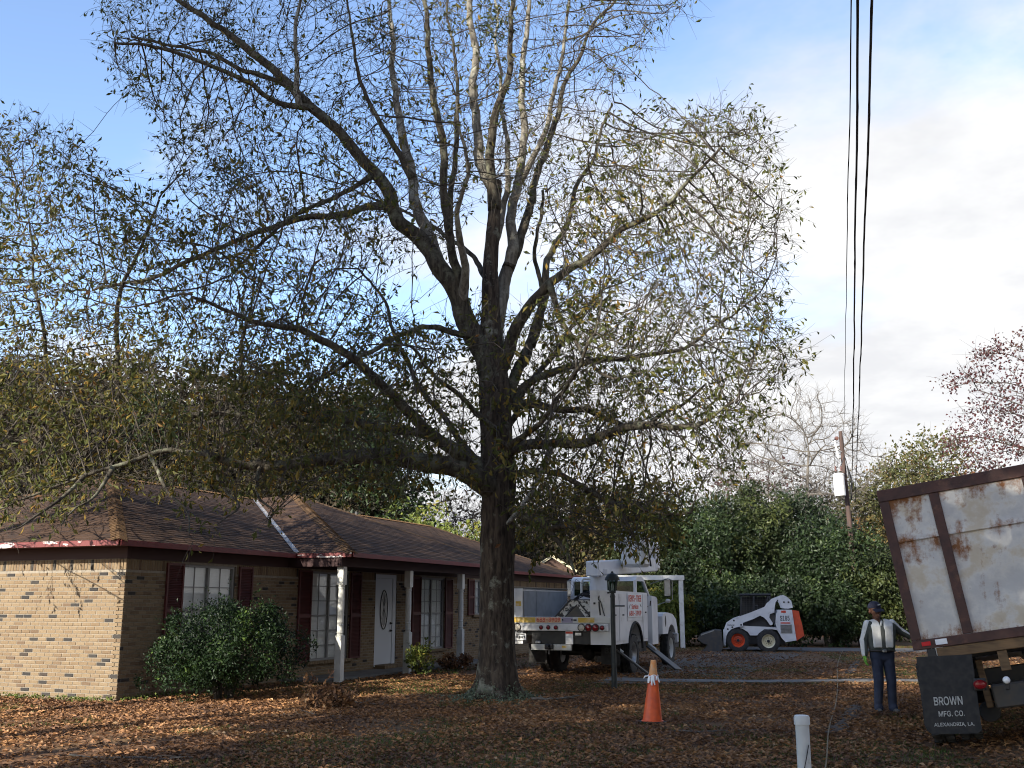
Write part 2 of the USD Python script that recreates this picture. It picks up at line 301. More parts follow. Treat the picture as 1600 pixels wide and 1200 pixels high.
K['green_leaf'] = tinted('green_leaf', [(0, (.010, .018, .007)), (.5, (.019, .034, .012)), (.85, (.034, .056, .017)), (1, (.062, .085, .024))], .5, spec=.3, translucent=.2)
K['bush_leaf'] = tinted('bush_leaf', [(0, (.008, .018, .007)), (.6, (.016, .034, .011)), (.9, (.034, .066, .014)), (1, (.075, .115, .022))], .5, spec=.25, translucent=.2)
K['autumn_leaf'] = tinted('autumn_leaf', [(0, (.050, .060, .022)), (.4, (.085, .085, .028)), (.7, (.13, .095, .032)), (1, (.17, .080, .035))], .6, spec=.3, translucent=.2)
K['yellow_leaf'] = tinted('yellow_leaf', [(0, (.06, .085, .018)), (.6, (.13, .16, .03)), (1, (.24, .18, .03))], .6, spec=.3, translucent=.2)
K['red_leaf'] = tinted('red_leaf', [(0, (.045, .018, .022)), (.6, (.085, .028, .028)), (1, (.07, .045, .032))], .6, spec=.3, translucent=.2)
K['wood_leaf'] = tinted('wood_leaf', [(0, (.020, .019, .013)), (.5, (.038, .032, .020)), (1, (.065, .046, .026))], .7, spec=.2, translucent=.15)
K['cover_leaf'] = tinted('cover_leaf', [(0, (.10, .13, .085)), (1, (.20, .235, .16))], .7, spec=.2, translucent=.15)
K['hedge_leaf'] = tinted('hedge_leaf', [(0, (.014, .020, .008)), (.5, (.030, .042, .014)), (.85, (.052, .068, .020)), (1, (.085, .095, .028))], .5, spec=.25, translucent=.2)
K['grass'] = tinted('grass', [(0, (.035, .060, .014)), (.6, (.07, .11, .022)), (1, (.14, .13, .045))], .7, spec=.2, translucent=.2)
K['ground_look'] = mat('ground_look', {'geometry': ('geometry', {}), 'p': ('principled_bsdf', {'roughness': .95, 'specular_ior_level': .15}), 'n': ('noise_texture', {'scale': 9, 'detail': 9, 'roughness': .7}),
    'r': ('rgb_ramp', {'ramp': [(0, (.035, .022, .014)), (.42, (.115, .064, .037)), (.55, (.17, .092, .048)), (.75, (.22, .125, .062)), (1, (.24, .145, .075))]}), 'g': ('noise_texture', {'scale': .42, 'detail': 5, 'roughness': .6}), 'gm': ('map_range', {'from_min': .50, 'from_max': .66, 'to_max': .5, 'clamp': True}),
    'x': ('mix_color', {'b': (.075, .066, .030)}), 'b': ('bump', {'strength': .7, 'distance': .03})},
    [('geometry.position', 'n.vector'), ('n.fac', 'r.fac'), ('geometry.position', 'g.vector'), ('g.fac', 'gm.value'), ('gm.result', 'x.fac'), ('r.color', 'x.a'), ('x.result', 'p.base_color'), ('n.fac', 'b.height'), ('b.normal', 'p.normal')])

# ---------------------------------------------------------------- ground
HC = np.array([-7.29, 19.86, 0.0]); HA = math.radians(22)          # near corner of the house, heading of its porch side
HX, HY = np.array([math.cos(HA), -math.sin(HA)]), np.array([math.sin(HA), math.cos(HA)])
DW, DA = np.array([5.54, 13.66]), math.radians(23)                  # left rear wheel of the dump truck on the roadside bank, its heading
def gh(x, y):
    x, y = np.asarray(x, float), np.asarray(y, float)
    t = (x - DW[0]) * math.cos(DA) - (y - DW[1]) * math.sin(DA)
    q = (x - DW[0]) * math.sin(DA) + (y - DW[1]) * math.cos(DA)
    bank = .19 * np.clip(t - .32, 0, 5) * np.clip((13 - q) / 5, 0, 1) * np.clip((q + 8) / 4, 0, 1)
    p = np.stack([x * .35, y * .35, 0 * x], -1)
    return bank + .05 * (meshkit.fbm(p, 3, 5) - .5) * np.clip((45 - y) / 10, 0, 1)
xs = np.concatenate([[-600, -250, -120, -70, -45, -32], np.arange(-24, 24.1, .4), [32, 45, 70, 120, 250, 600]])
ys = np.concatenate([[-300, -120, -50, -20, -8, 0, 5], np.arange(8, 46.1, .4), [50, 56, 64, 80, 110, 180, 350, 700]])
X, Y = np.meshgrid(xs, ys); Z = gh(X, Y); i, j = np.meshgrid(np.arange(len(ys) - 1), np.arange(len(xs) - 1), indexing='ij'); w = len(xs)
obj('ground', (np.stack([X, Y, Z], -1).reshape(-1, 3), np.stack([i * w + j, i * w + j + 1, (i + 1) * w + j + 1, (i + 1) * w + j], -1).reshape(-1, 4)), K['ground_look'], smooth=True, kind='structure')

def ribbon(name, pts, width, h, m, lift, **kw):
    """A strip of paving along pts that follows the ground, with kerb-like edges."""
    P = spline(np.array(pts, float), 14); T = unit(np.gradient(P, axis=0)); S = np.stack([T[:, 1], -T[:, 0]], 1); rng = np.random.default_rng(len(P))
    wd = width * (1 + .05 * np.cumsum(rng.normal(0, .25, (len(P), 2)), 0).clip(-1, 1))
    cols = []
    for k, zz in ((-1, -.05), (-1, h), (1, h), (1, -.05)):
        q = P + k * S * wd[:, [0 if k < 0 else 1]] / 2; cols.append(np.column_stack([q, gh(q[:, 0], q[:, 1]) + lift + zz]))
    v = np.stack(cols, 1).reshape(-1, 3); n = len(P); i, j = np.meshgrid(np.arange(n - 1), np.arange(3), indexing='ij')
    return obj(name, (v, np.stack([i * 4 + j, i * 4 + j + 1, (i + 1) * 4 + j + 1, (i + 1) * 4 + j], -1).reshape(-1, 4)), m, **kw)
ribbon('pavement', [(2.2, 25.2), (4.4, 24.75), (7, 24.75), (10, 24.7), (15, 24.4)], .85, .02, K['concrete'], .03, kind='structure')
ribbon('road', [(8.8, 43.6), (12.3, 42.2), (16, 41.6), (24, 41.5), (40, 43)], 3.0, .01, K['asphalt'], .03, kind='structure')
ribbon('driveway', [(3.4, 23.9), (4.4, 28), (6.8, 34), (9.6, 41.0)], 3.4, .004, K['soil'], .02, kind='structure')

def soil_ridge(a, b, n, rad, seed):
    n *= 3
    rng = np.random.default_rng(seed); mb = MB()
    for k in range(n):
        t = (k + rng.random()) / n; p = np.array(a) * (1 - t) + np.array(b) * t + rng.normal(0, .045, 2); r = rad * .6 * rng.uniform(.25, 1.0) ** 1.3
        s = trimesh.creation.icosphere(1, r); v = np.asarray(s.vertices) * (1.3, 1.3, .5) * (1 + .35 * (meshkit.noise(np.asarray(s.vertices) / r * 2 + k * 7) - .5))[:, None]
        mb.add(v + [p[0], p[1], gh(p[0], p[1]) + r * .15], s.faces)
    return mb
for k, (a, b, n, lab) in enumerate((((4.55, 15.2), (6.1, 19.2), 60, 'near dark soil edge of a shallow trench beside the rope'), ((8.6, 27.5), (10.9, 33.8), 60, 'far dark soil edge beyond the concrete path behind the person'))):
    soil_ridge(a, b, n, .13, k + 3).build('soil_ridge', K['soil'], smooth=True, label=lab, cat='soil ridge')

# ---------------------------------------------------------------- the brick house
MH = frame(HC, HA)
hl = lambda p: np.asarray(p, float) @ MH[:3, :3].T + MH[:3, 3]      # house coordinates to world
house = thing('brick_house', 'long single-storey tan brick house with brown hip roof, dark red trim and white porch posts', 'house', MH)
rng = np.random.default_rng(11)
OPEN = [(1.65, 3.36, .75, 2.56), (6.38, 8.18, .42, 2.56), (9.56, 10.77, .16, 2.57), (12.25, 13.88, .46, 2.55), (16.1, 17.3, 1.44, 2.56)]
WTOP, LEN, BACK = 2.61, 26.0, -9.0
side = Polygon([(0, -.2), (LEN, -.2), (LEN, WTOP), (0, WTOP)])
for y0, y1, z0, z1 in OPEN: side = side.difference(sbox(y0, z0, y1, z1))
mb = MB()
mb.prism(side, (-.009, 0.02, 0), (0, 1, 0), (0, 0, 1), -.14)                       # porch side, mortar and core
mb.span((BACK, .009, -.2), (-.16, .14, WTOP)); mb.span((BACK, LEN - .15, -.2), (-.16, LEN, WTOP)); mb.span((BACK, .15, -.2), (BACK + .15, LEN - .16, WTOP))
mb.build('wall', K['mortar'], house)
def brick(o, ex, n, L, h, proud=.010):
    """One brick face: the back edges at o on the wall, ex along it, n outwards, chamfered front."""
    ex, n = np.asarray(ex, float), np.asarray(n, float); up = np.array([0, 0, 1.0]); e = .005
    a = [o, o + ex * L, o + ex * L + up * h, o + up * h]; o2 = o + n * proud
    b = [o2 + ex * e + up * e, o2 + ex * (L - e) + up * e, o2 + ex * (L - e) + up * (h - e), o2 + ex * e + up * (h - e)]
    return np.array(a + b), np.array([(4, 5, 6, 7), (0, 1, 5, 4), (1, 2, 6, 5), (2, 3, 7, 6), (3, 0, 4, 7)])
COURSE, BL = .0722, .214
def courses(L0, L1, openings):
    """(start, bottom, length, height) of every brick between L0 and L1."""
    out = []
    for k in range(34):
        z = .005 + k * COURSE - .02
        if z + .062 > 2.40: break
        x = L0 - (.5 if k % 2 else 0) * BL
        while x < L1 - .02:
            a, b = max(x, L0), min(x + BL - .011, L1); x += BL
            for y0, y1, z0, z1 in openings:
                if z + .06 > z0 and z < z1:
                    if a >= y0 and b <= y1: a = b
                    elif a < y0 < b: b = y0
                    elif a < y1 < b: a = y1
            if b - a > .03: out.append((a, z, b - a, .0615))
    z = 2.405; x = L0
    while x < L1 - .03:
        if not any(x + .06 > y0 and x < y1 and z < z1 for y0, y1, z0, z1 in openings): out.append((x, z, min(.062, L1 - x), .198))
        x += .0725
    return out
def tone():
    r = rng.random(); return rng.uniform(.84, 1.0) if r < .075 else rng.uniform(.6, .8) if r < .18 else rng.uniform(0, .6)
front = []
for a, z, L, h in courses(0, 5.2, []): front.append((np.array([-a - L - .0, 0.009, z]), (1, 0, 0), (0, -1, 0), L, h, tone()))
front.sort(key=lambda b: np.linalg.norm(hl(b[0]) - [0, 0, EYE]) + (100 if b[0][0] < -3.3 else 0) + (3 if b[4] > .1 else 0))
rest = MB()
for k, (o, ex, n, L, h, t) in enumerate(front):
    v, f = brick(o, ex, n, L, h, .0085 + rng.normal(0, .0012))
    if k < 299: obj('brick', (v, f), K['brick_look'], house, tint=t)
    else: rest.add(v, f, t)
for a, z, L, h in courses(0, LEN, OPEN):
    v, f = brick(np.array([-.009, a, z]), (0, 1, 0), (1, 0, 0), L, h, .0085 + rng.normal(0, .0012)); rest.add(v, f, tone())
for y0, y1, z0, z1 in OPEN:                                                        # rowlock sills under the windows
    if z0 > .3:
        y = y0 - .12
        while y < y1 + .12: rest.box((.02, y + .03, z0 - .045), (.1, .062, .075), .006, tint=tone() * .75); y += .0725
rest.build('brick_work', K['brick_look'], house, tint=True, kind='stuff')

# windows, shutters, door
def sash(mb, x, y0, y1, z0, z1, w, d=.035): 
    mb.span((x - d, y0, z0), (x, y0 + w, z1)); mb.span((x - d, y1 - w, z0), (x, y1, z1)); mb.span((x - d, y0 + w, z0), (x, y1 - w, z0 + w)); mb.span((x - d, y0 + w, z1 - w), (x, y1 - w, z1))
def window(y0, y1, z0, z1, rows, cols, blind=True, curtain=True):
    m = MB(); sash(m, -.035, y0, y1, z0, z1, .05, .07); ym, zm = (y0 + y1) / 2, (z0 + z1) / 2
    m.span((-.096, ym - .03, z0 + .05), (-.037, ym + .03, z1 - .05))
    w = m.build('window', K['window_grey'], house)
    for a, b in ((y0 + .05, ym - .035), (ym + .035, y1 - .05)):
        g = MB(); g.span((-.082, a, z0 + .05), (-.078, b, z1 - .05)); g.build('pane', K['glass'], w)
        u = MB()
        for r in range(1, rows): u.span((-.078, a, z0 + (z1 - z0) * r / rows - (.02 if r * 2 == rows else .009)), (-.066, b, z0 + (z1 - z0) * r / rows + (.02 if r * 2 == rows else .009)))
        for c in range(1, cols): u.span((-.0785, a + (b - a) * c / cols - .009, z0 + .05), (-.0655, a + (b - a) * c / cols + .009, z1 - .05))
        u.build('muntin', K['window_grey'], w)
    s = MB(); z = z0 + .06
    while z < z1 - .06:
        s.box((-.103, ym, z), (.032, y1 - y0 - .12, .003), R=np.array([[math.cos(1.15), 0, -math.sin(1.15)], [0, 1, 0], [math.sin(1.15), 0, math.cos(1.15)]])); z += .030
    s.build('blind', K['blind'], w)
    c = MB(); c.span((-.30, y0 - .05, z0 - .05), (-.29, y1 + .05, z1 + .05)); c.build('curtain', K['curtain'], w)
    c = MB(); c.span((-.19, y0 + .05, z0 - .05), (-.17, y0 + .32, z1 + .02)); c.span((-.19, y1 - .32, z0 - .05), (-.17, y1 - .05, z1 + .02)); c.build('drape', K['curtain'], w)
def shutter(y0, y1, z0, z1):
    m = MB(); sash(m, .05, y0, y1, z0, z1, .045, .045); zm = (z0 + z1) / 2; m.span((.006, y0 + .045, zm - .04), (.048, y1 - .045, zm + .04)); z = z0 + .07
    while z < z1 - .06:
        if abs(z - zm) > .06: m.box((.026, (y0 + y1) / 2, z), (.034, y1 - y0 - .09, .006), R=np.array([[math.cos(.75), 0, math.sin(.75)], [0, 1, 0], [-math.sin(.75), 0, math.cos(.75)]]))
        z += .034
    m.span((.006, y0 + .045, z0 + .045), (.010, y1 - .045, z1 - .045)); m.build('shutter', K['shutter_red'], house)
window(1.65, 3.36, .75, 2.56, 4, 2); shutter(1.12, 1.63, .72, 2.57); shutter(3.46, 3.95, .72, 2.57)
window(6.38, 8.18, .42, 2.56, 6, 2); shutter(5.80, 6.36, .40, 2.57); shutter(8.22, 8.75, .40, 2.57)
window(12.25, 13.88, .46, 2.55, 6, 2); shutter(11.68, 12.23, .44, 2.56); shutter(13.90, 14.42, .44, 2.56)
window(16.1, 17.3, 1.44, 2.56, 4, 2); shutter(15.6, 16.08, 1.42, 2.57); shutter(17.32, 17.8, 1.42, 2.57)
m = MB(); m.span((-.07, 9.56, .16), (-.02, 9.64, 2.57)); m.span((-.07, 10.58, .16), (-.02, 10.77, 2.57)); m.span((-.07, 9.64, 2.47), (-.02, 10.58, 2.57)); m.span((-.1, 9.56, .12), (.03, 10.77, .158))
door = MB().span((-.075, 9.645, .17), (-.035, 10.575, 2.465)).build('door', K['door_white'], house)
m.build('door_frame', K['door_white'], door)
an = np.linspace(0, 2 * np.pi, 40, endpoint=False); ov = np.stack([10.10 + .20 * np.cos(an), 1.62 + .52 * np.sin(an)], 1)
MB().prism(ov, (-.0345, 0, 0), (0, 1, 0), (0, 0, 1), .006).build('oval_pane', K['curtain'], door)
MB().tube(np.column_stack([0 * an - .03, ov])[list(range(40)) + [0]], .018, 6).build('oval_trim', K['dark_steel'], door)
mm = MB()
for k in range(-2, 3): mm.tube([(-.027, 10.1 + .08 * k, 1.62 - .45 + .04 * k * k), (-.027, 10.1 - .05 * k, 1.62 + .45 - .04 * k * k)], .007, 4)
mm.build('oval_lead', K['dark_steel'], door)
for zz in (1.05, 1.25): MB().lathe([(.0, 0), (.032, 0), (.032, .02), (.016, .03), (.03, .055), (.0, .075)], (-.035, 10.49, zz), (1, 0, 0), 12).build('handle', K['black_metal'], door)

# porch: slab, step, posts, beam
MB().span((-.01, 5.2, -.15), (1.22, 15.4, .075), .01).build('porch_slab', K['concrete'], house)
m = MB()
for k in range(14): m.box((.17, 9.62 + k * .082, .118), (.34, .074, .085), .006, tint=tone() * .75)
m.build('door_step', K['brick_look'], house, tint=True)
for y in (5.51, 8.85, 12.10):
    m = MB(); m.span((1.38 - .085, y - .085, -.05), (1.38 + .085, y + .085, 1.06), .006)
    m.lathe([(.0, 1.06), (.082, 1.06), (.082, 1.075), (.068, 1.085), (.068, 1.11), (.080, 1.125), (.072, 1.15), (.070, 1.27), (.078, 1.285), (.078, 1.30), (.066, 1.31), (.066, 1.33), (.074, 1.36), (.077, 1.7), (.070, 2.10), (.079, 2.12), (.079, 2.14), (.067, 2.15), (.078, 2.175), (.078, 2.2), (0, 2.2)], (1.38, y, 0), sides=20)
    m.span((1.38 - .085, y - .085, 2.2), (1.38 + .085, y + .085, 2.62), .006); m.build('porch_post', K['white_paint'], house)
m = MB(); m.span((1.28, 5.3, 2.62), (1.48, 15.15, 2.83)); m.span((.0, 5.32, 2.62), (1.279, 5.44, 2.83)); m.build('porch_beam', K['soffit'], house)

# roof
ZE, PT = 2.93, .40
def R3(x, y, z=None): return np.array([x, y, z])
E1, E2, PKA, PKB = R3(.25, -.5, ZE), R3(BACK - .25, -.5, ZE), R3(-4.5, 4.25, 4.83), R3(-4.5, 21.75, 4.83)
F1, F2 = R3(.25, LEN + .5, ZE), R3(BACK - .25, LEN + .5, ZE); Y0, Y1 = 5.3, 15.2
VB, VT, PB, BC, BD, VB2, VT2 = R3(.25, Y0, ZE), R3(-4.5, 10.05, 4.83), R3(-3.2, 10.25, 4.91), R3(1.75, Y0, ZE), R3(1.75, Y1, ZE), R3(.25, Y1, ZE), R3(-4.5, 10.45, 4.83)
FACES = [[E2, E1, PKA], [E1, VB, VT, PKA], [VB, BC, PB, VT], [BC, BD, PB], [BD, VB2, VT2, PB], [VB2, F1, PKB, VT2]]
sheet = MB()
for fc in FACES + [[F1, F2, PKB], [F2, E2, PKA, PKB]]:
    P = np.array(fc); n = unit(np.cross(P[1] - P[0], P[2] - P[0])); n *= np.sign(n[2]); k = len(P)
    sheet.add(P - n * .012, [(0, q, q + 1) for q in range(1, k - 1)])
roof = sheet.build('roof', K['fascia_red'], house)
tabs = []
def shingles(fc, rows=.142, wide=.305):
    P = np.array(fc); n = unit(np.cross(P[1] - P[0], P[2] - P[0])); n *= np.sign(n[2])
    e = unit(np.cross((0, 0, 1), n)); u = np.cross(n, e); o = P[0]; Q = np.stack([(P - o) @ e, (P - o) @ u], 1); pg = Polygon(Q).buffer(.004)
    x0, y0, x1, y1 = pg.bounds; k = 0; y = y0 - .02
    while y < y1:
        x = x0 - wide * (.5 if k % 2 else .03) - rng.random() * .05
        strip = pg.intersection(sbox(x0 - 1, y, x1 + 1, y + rows))
        if not strip.is_empty:
            sx0, _, sx1, _ = strip.bounds
            while x < x1:
                if x + wide > sx0 and x < sx1:
                    g = strip.intersection(sbox(x + .002, y, x + wide - .002, y + rows))
                    if g.geom_type == 'Polygon' and g.area > .002:
                        c = np.array(g.exterior.coords)[:-1]
                        if np.cross(c[1] - c[0], c[2] - c[1]) < 0: c = c[::-1]
                        th = .0065 + rng.uniform(0, .003); off = .002 + th * (1 - (c[:, 1] - y) / rows); droop = rng.normal(0, .002)
                        top = o + c[:, :1] * e + (c[:, 1:] + droop) * u + off[:, None] * n; bot = top - n * (off + .006)[:, None]; q = len(c)
                        f = [(0, a, a + 1) for a in range(1, q - 1)] + [t for a in range(q) for t in ((a, q + a, q + (a + 1) % q), (a, q + (a + 1) % q, (a + 1) % q))]
                        tabs.append((np.vstack([top, bot]), f, rng.random()))
                x += wide
        y += rows; k += 1
for fc in FACES: shingles(fc)
tabs.sort(key=lambda t: np.linalg.norm(hl(t[0].mean(0)) - [0, 0, EYE]) + (4 if hl(t[0].mean(0))[0] < -.5 * hl(t[0].mean(0))[1] else 0))
more = MB()
for k, (v, f, t) in enumerate(tabs):
    if k < 299: obj('shingle', (v, f), K['shingle_look'], roof, tint=t)
    else: more.add(v, f, t)
more.build('shingle_rows', K['shingle_look'], roof, tint=True, kind='stuff')
def caps(a, b, lift=.018):
    m = MB(); a, b = np.array(a), np.array(b); L = np.linalg.norm(b - a); d = (b - a) / L; s = unit(np.cross(d, (0, 0, 1))); up = np.cross(s, d); k = 0; q = 0.0
    while q < L - .02:
        p0, p1 = a + d * q, a + d * min(q + .17, L); w = .15; dr = .058; z0, z1 = lift + .016, lift
        v = [p0 - s * w + up * (z0 - dr), p0 + up * z0, p0 + s * w + up * (z0 - dr), p1 - s * w + up * (z1 - dr), p1 + up * z1, p1 + s * w + up * (z1 - dr)]
        v += [x - up * .014 for x in v[:3]]
        m.add(np.array(v), [(0, 1, 4), (0, 4, 3), (1, 2, 5), (1, 5, 4), (0, 6, 7), (0, 7, 1), (1, 7, 8), (1, 8, 2)], rng.random()); q += .142
    return m.build('ridge_cap', K['ridge_look'], roof, tint=True)
for a, b in ((E1, PKA), (E2, PKA), (PKA, PKB), (BC, PB), (BD, PB), (PB, (VT + VT2) / 2), (F1, PKB)): caps(a, b)
m = MB(); d = unit(VT - VB); s = unit(np.cross(d, (0, 0, 1)))
for k in range(24):
    p, q = VB + d * k * .28, VB + d * min(k * .28 + .28, np.linalg.norm(VT - VB))
    for sg in (-1, 1): m.add(np.array([p + (0, 0, .022), q + (0, 0, .022), q + s * sg * .06 + (0, 0, .042), p + s * sg * .06 + (0, 0, .042)]), [(0, 1, 2, 3)])
m.build('valley_flashing', K['flashing'], roof)
def fascia(a, b, m, out, name='fascia'):
    a, b, out = np.array(a), np.array(b), np.array(out, float); mb = MB(); d = unit(b - a); L = np.linalg.norm(b - a)
    mb.box((a + b) / 2 + out * .012 + (0, 0, -.055), (np.abs(d) * L + np.abs(out) * .024 + (0, 0, .105)), .004); mb.build(name, m, house)
fascia((BACK, -.5, ZE), (.25, -.5, ZE), K['fascia_peel'], (0, -1, 0)); fascia((.25, -.474, ZE), (.25, Y0 - .03, ZE), K['fascia_red'], (1, 0, 0)); fascia((.28, Y0, ZE), (1.75, Y0, ZE), K['fascia_peel'], (0, -1, 0))
fascia((1.75, Y0 + .026, ZE), (1.75, Y1, ZE), K['fascia_red'], (1, 0, 0)); fascia((.28, Y1, ZE), (1.72, Y1, ZE), K['fascia_red'], (0, 1, 0)); fascia((.25, Y1 + .03, ZE), (.25, LEN + .5, ZE), K['fascia_red'], (1, 0, 0))
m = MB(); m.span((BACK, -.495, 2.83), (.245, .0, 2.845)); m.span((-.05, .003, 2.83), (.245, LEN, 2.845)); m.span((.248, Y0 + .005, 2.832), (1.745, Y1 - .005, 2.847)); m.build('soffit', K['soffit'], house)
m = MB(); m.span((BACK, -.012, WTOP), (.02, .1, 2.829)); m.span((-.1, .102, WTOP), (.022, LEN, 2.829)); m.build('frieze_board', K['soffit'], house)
m = MB(); m.cyl((-3.4, 14.2, 4.1), (-3.4, 14.2, 4.75), .06); m.build('vent_pipe', K['dark_steel'], roof)

# ---------------------------------------------------------------- trees: branches grow towards points spread through the crown
class Skeleton:
    def __init__(s): s.p, s.par, s.r = [], [], []
    def limb(s, pts, rad, parent=-1, n=5):
        """A limb given by hand; returns its node ids."""
        P = spline(np.asarray(pts, float), n) if len(pts) > 2 else np.linspace(pts[0], pts[1], n + 1); R = np.interp(np.linspace(0, 1, len(P)), np.linspace(0, 1, len(rad)), rad); ids = []
        for q, r in zip(P, R): s.p.append(q); s.par.append(parent); s.r.append(r); parent = len(s.p) - 1; ids.append(parent)
        return ids
    def near(s, q): return int(np.argmin(np.linalg.norm(np.array(s.p) - q, axis=1)))
    def grow(s, A, step=.28, reach=2.6, kill=.34, rounds=150, lift=.08, jitter=.25, seed=0, forbid=0):
        rng = np.random.default_rng(seed); A = np.array(A); N = [np.array(q) for q in s.p]
        for _ in range(rounds):
            if not len(A): break
            pts = np.array(N); tr = cKDTree(pts[forbid:]); d, i = tr.query(A, distance_upper_bound=reach); ok = np.isfinite(d)
            if not ok.any(): break
            i = i[ok] + forbid; dv = unit(A[ok] - pts[i]); acc = np.zeros((len(pts), 3)); np.add.at(acc, i, dv); hit = np.unique(i)
            dirs = unit(acc[hit] + rng.normal(0, jitter, (len(hit), 3)) + [0, 0, lift]); new = pts[hit] + dirs * step
            far = tr.query(new)[0] > step * .45; new, src = new[far], hit[far]
            if not len(new): break
            for q, k in zip(new, src): N.append(q); s.p.append(q); s.par.append(int(k)); s.r.append(0.0)
            A = A[cKDTree(new).query(A)[0] > kill]
        return s
    def finish(s, tip=.006, power=2.25, most=None):
        n = len(s.p); s.P = np.array(s.p); s.par = np.array(s.par); acc = np.zeros(n); s.kids = np.zeros(n, int); given = np.array(s.r)
        for k in range(n - 1, -1, -1):
            r = acc[k] ** (1 / power) if acc[k] > 0 else tip
            if given[k] > 0: r = given[k]
            elif s.par[k] >= 0 and given[s.par[k]] > 0: r = min(r, given[s.par[k]] * .75)
            s.r[k] = r
            if s.par[k] >= 0 and given[k] == 0: acc[s.par[k]] += r ** power; 
            if s.par[k] >= 0: s.kids[s.par[k]] += 1
        s.R = np.array(s.r)
        for k in range(n):                                          # no child thicker than what it grows from
            if s.par[k] >= 0: s.R[k] = min(s.R[k], s.R[s.par[k]])
        s.given = given > 0; return s
    def chains(s):
        best = {}; 
        for k in range(len(s.P)):
            q = s.par[k]
            if q >= 0 and (q not in best or s.R[k] > s.R[best[q]]): best[q] = k
        out = []
        for k in range(len(s.P)):
            q = s.par[k]
            if q < 0 or best[q] != k:
                c = [q] if q >= 0 else []; x = k
                while True:
                    c.append(x)
                    if x not in best: break
                    x = best[x]
                if len(c) > 1: out.append(c)
        return out
    def mesh(s, keep=lambda c: True):
        mb = MB()
        for c in s.chains():
            if not keep(c): continue
            r = s.R[c].copy()
            if s.par[c[1]] == c[0] and len(c) > 1: r[0] = min(r[0], r[1] * 1.15)
            m = r.max(); mb.tube(s.P[c], r, 10 if m > .12 else 7 if m > .05 else 5 if m > .02 else 3, cap=m > .02)
        return mb

def inpoly(poly, n, rng):
    from shapely import contains_xy
    x0, y0, x1, y1 = poly.bounds; out = np.zeros((0, 2))
    while len(out) < n:
        q = rng.uniform((x0, y0), (x1, y1), (n * 2, 2)); out = np.vstack([out, q[contains_xy(poly, q[:, 0], q[:, 1])]])
    return out[:n]

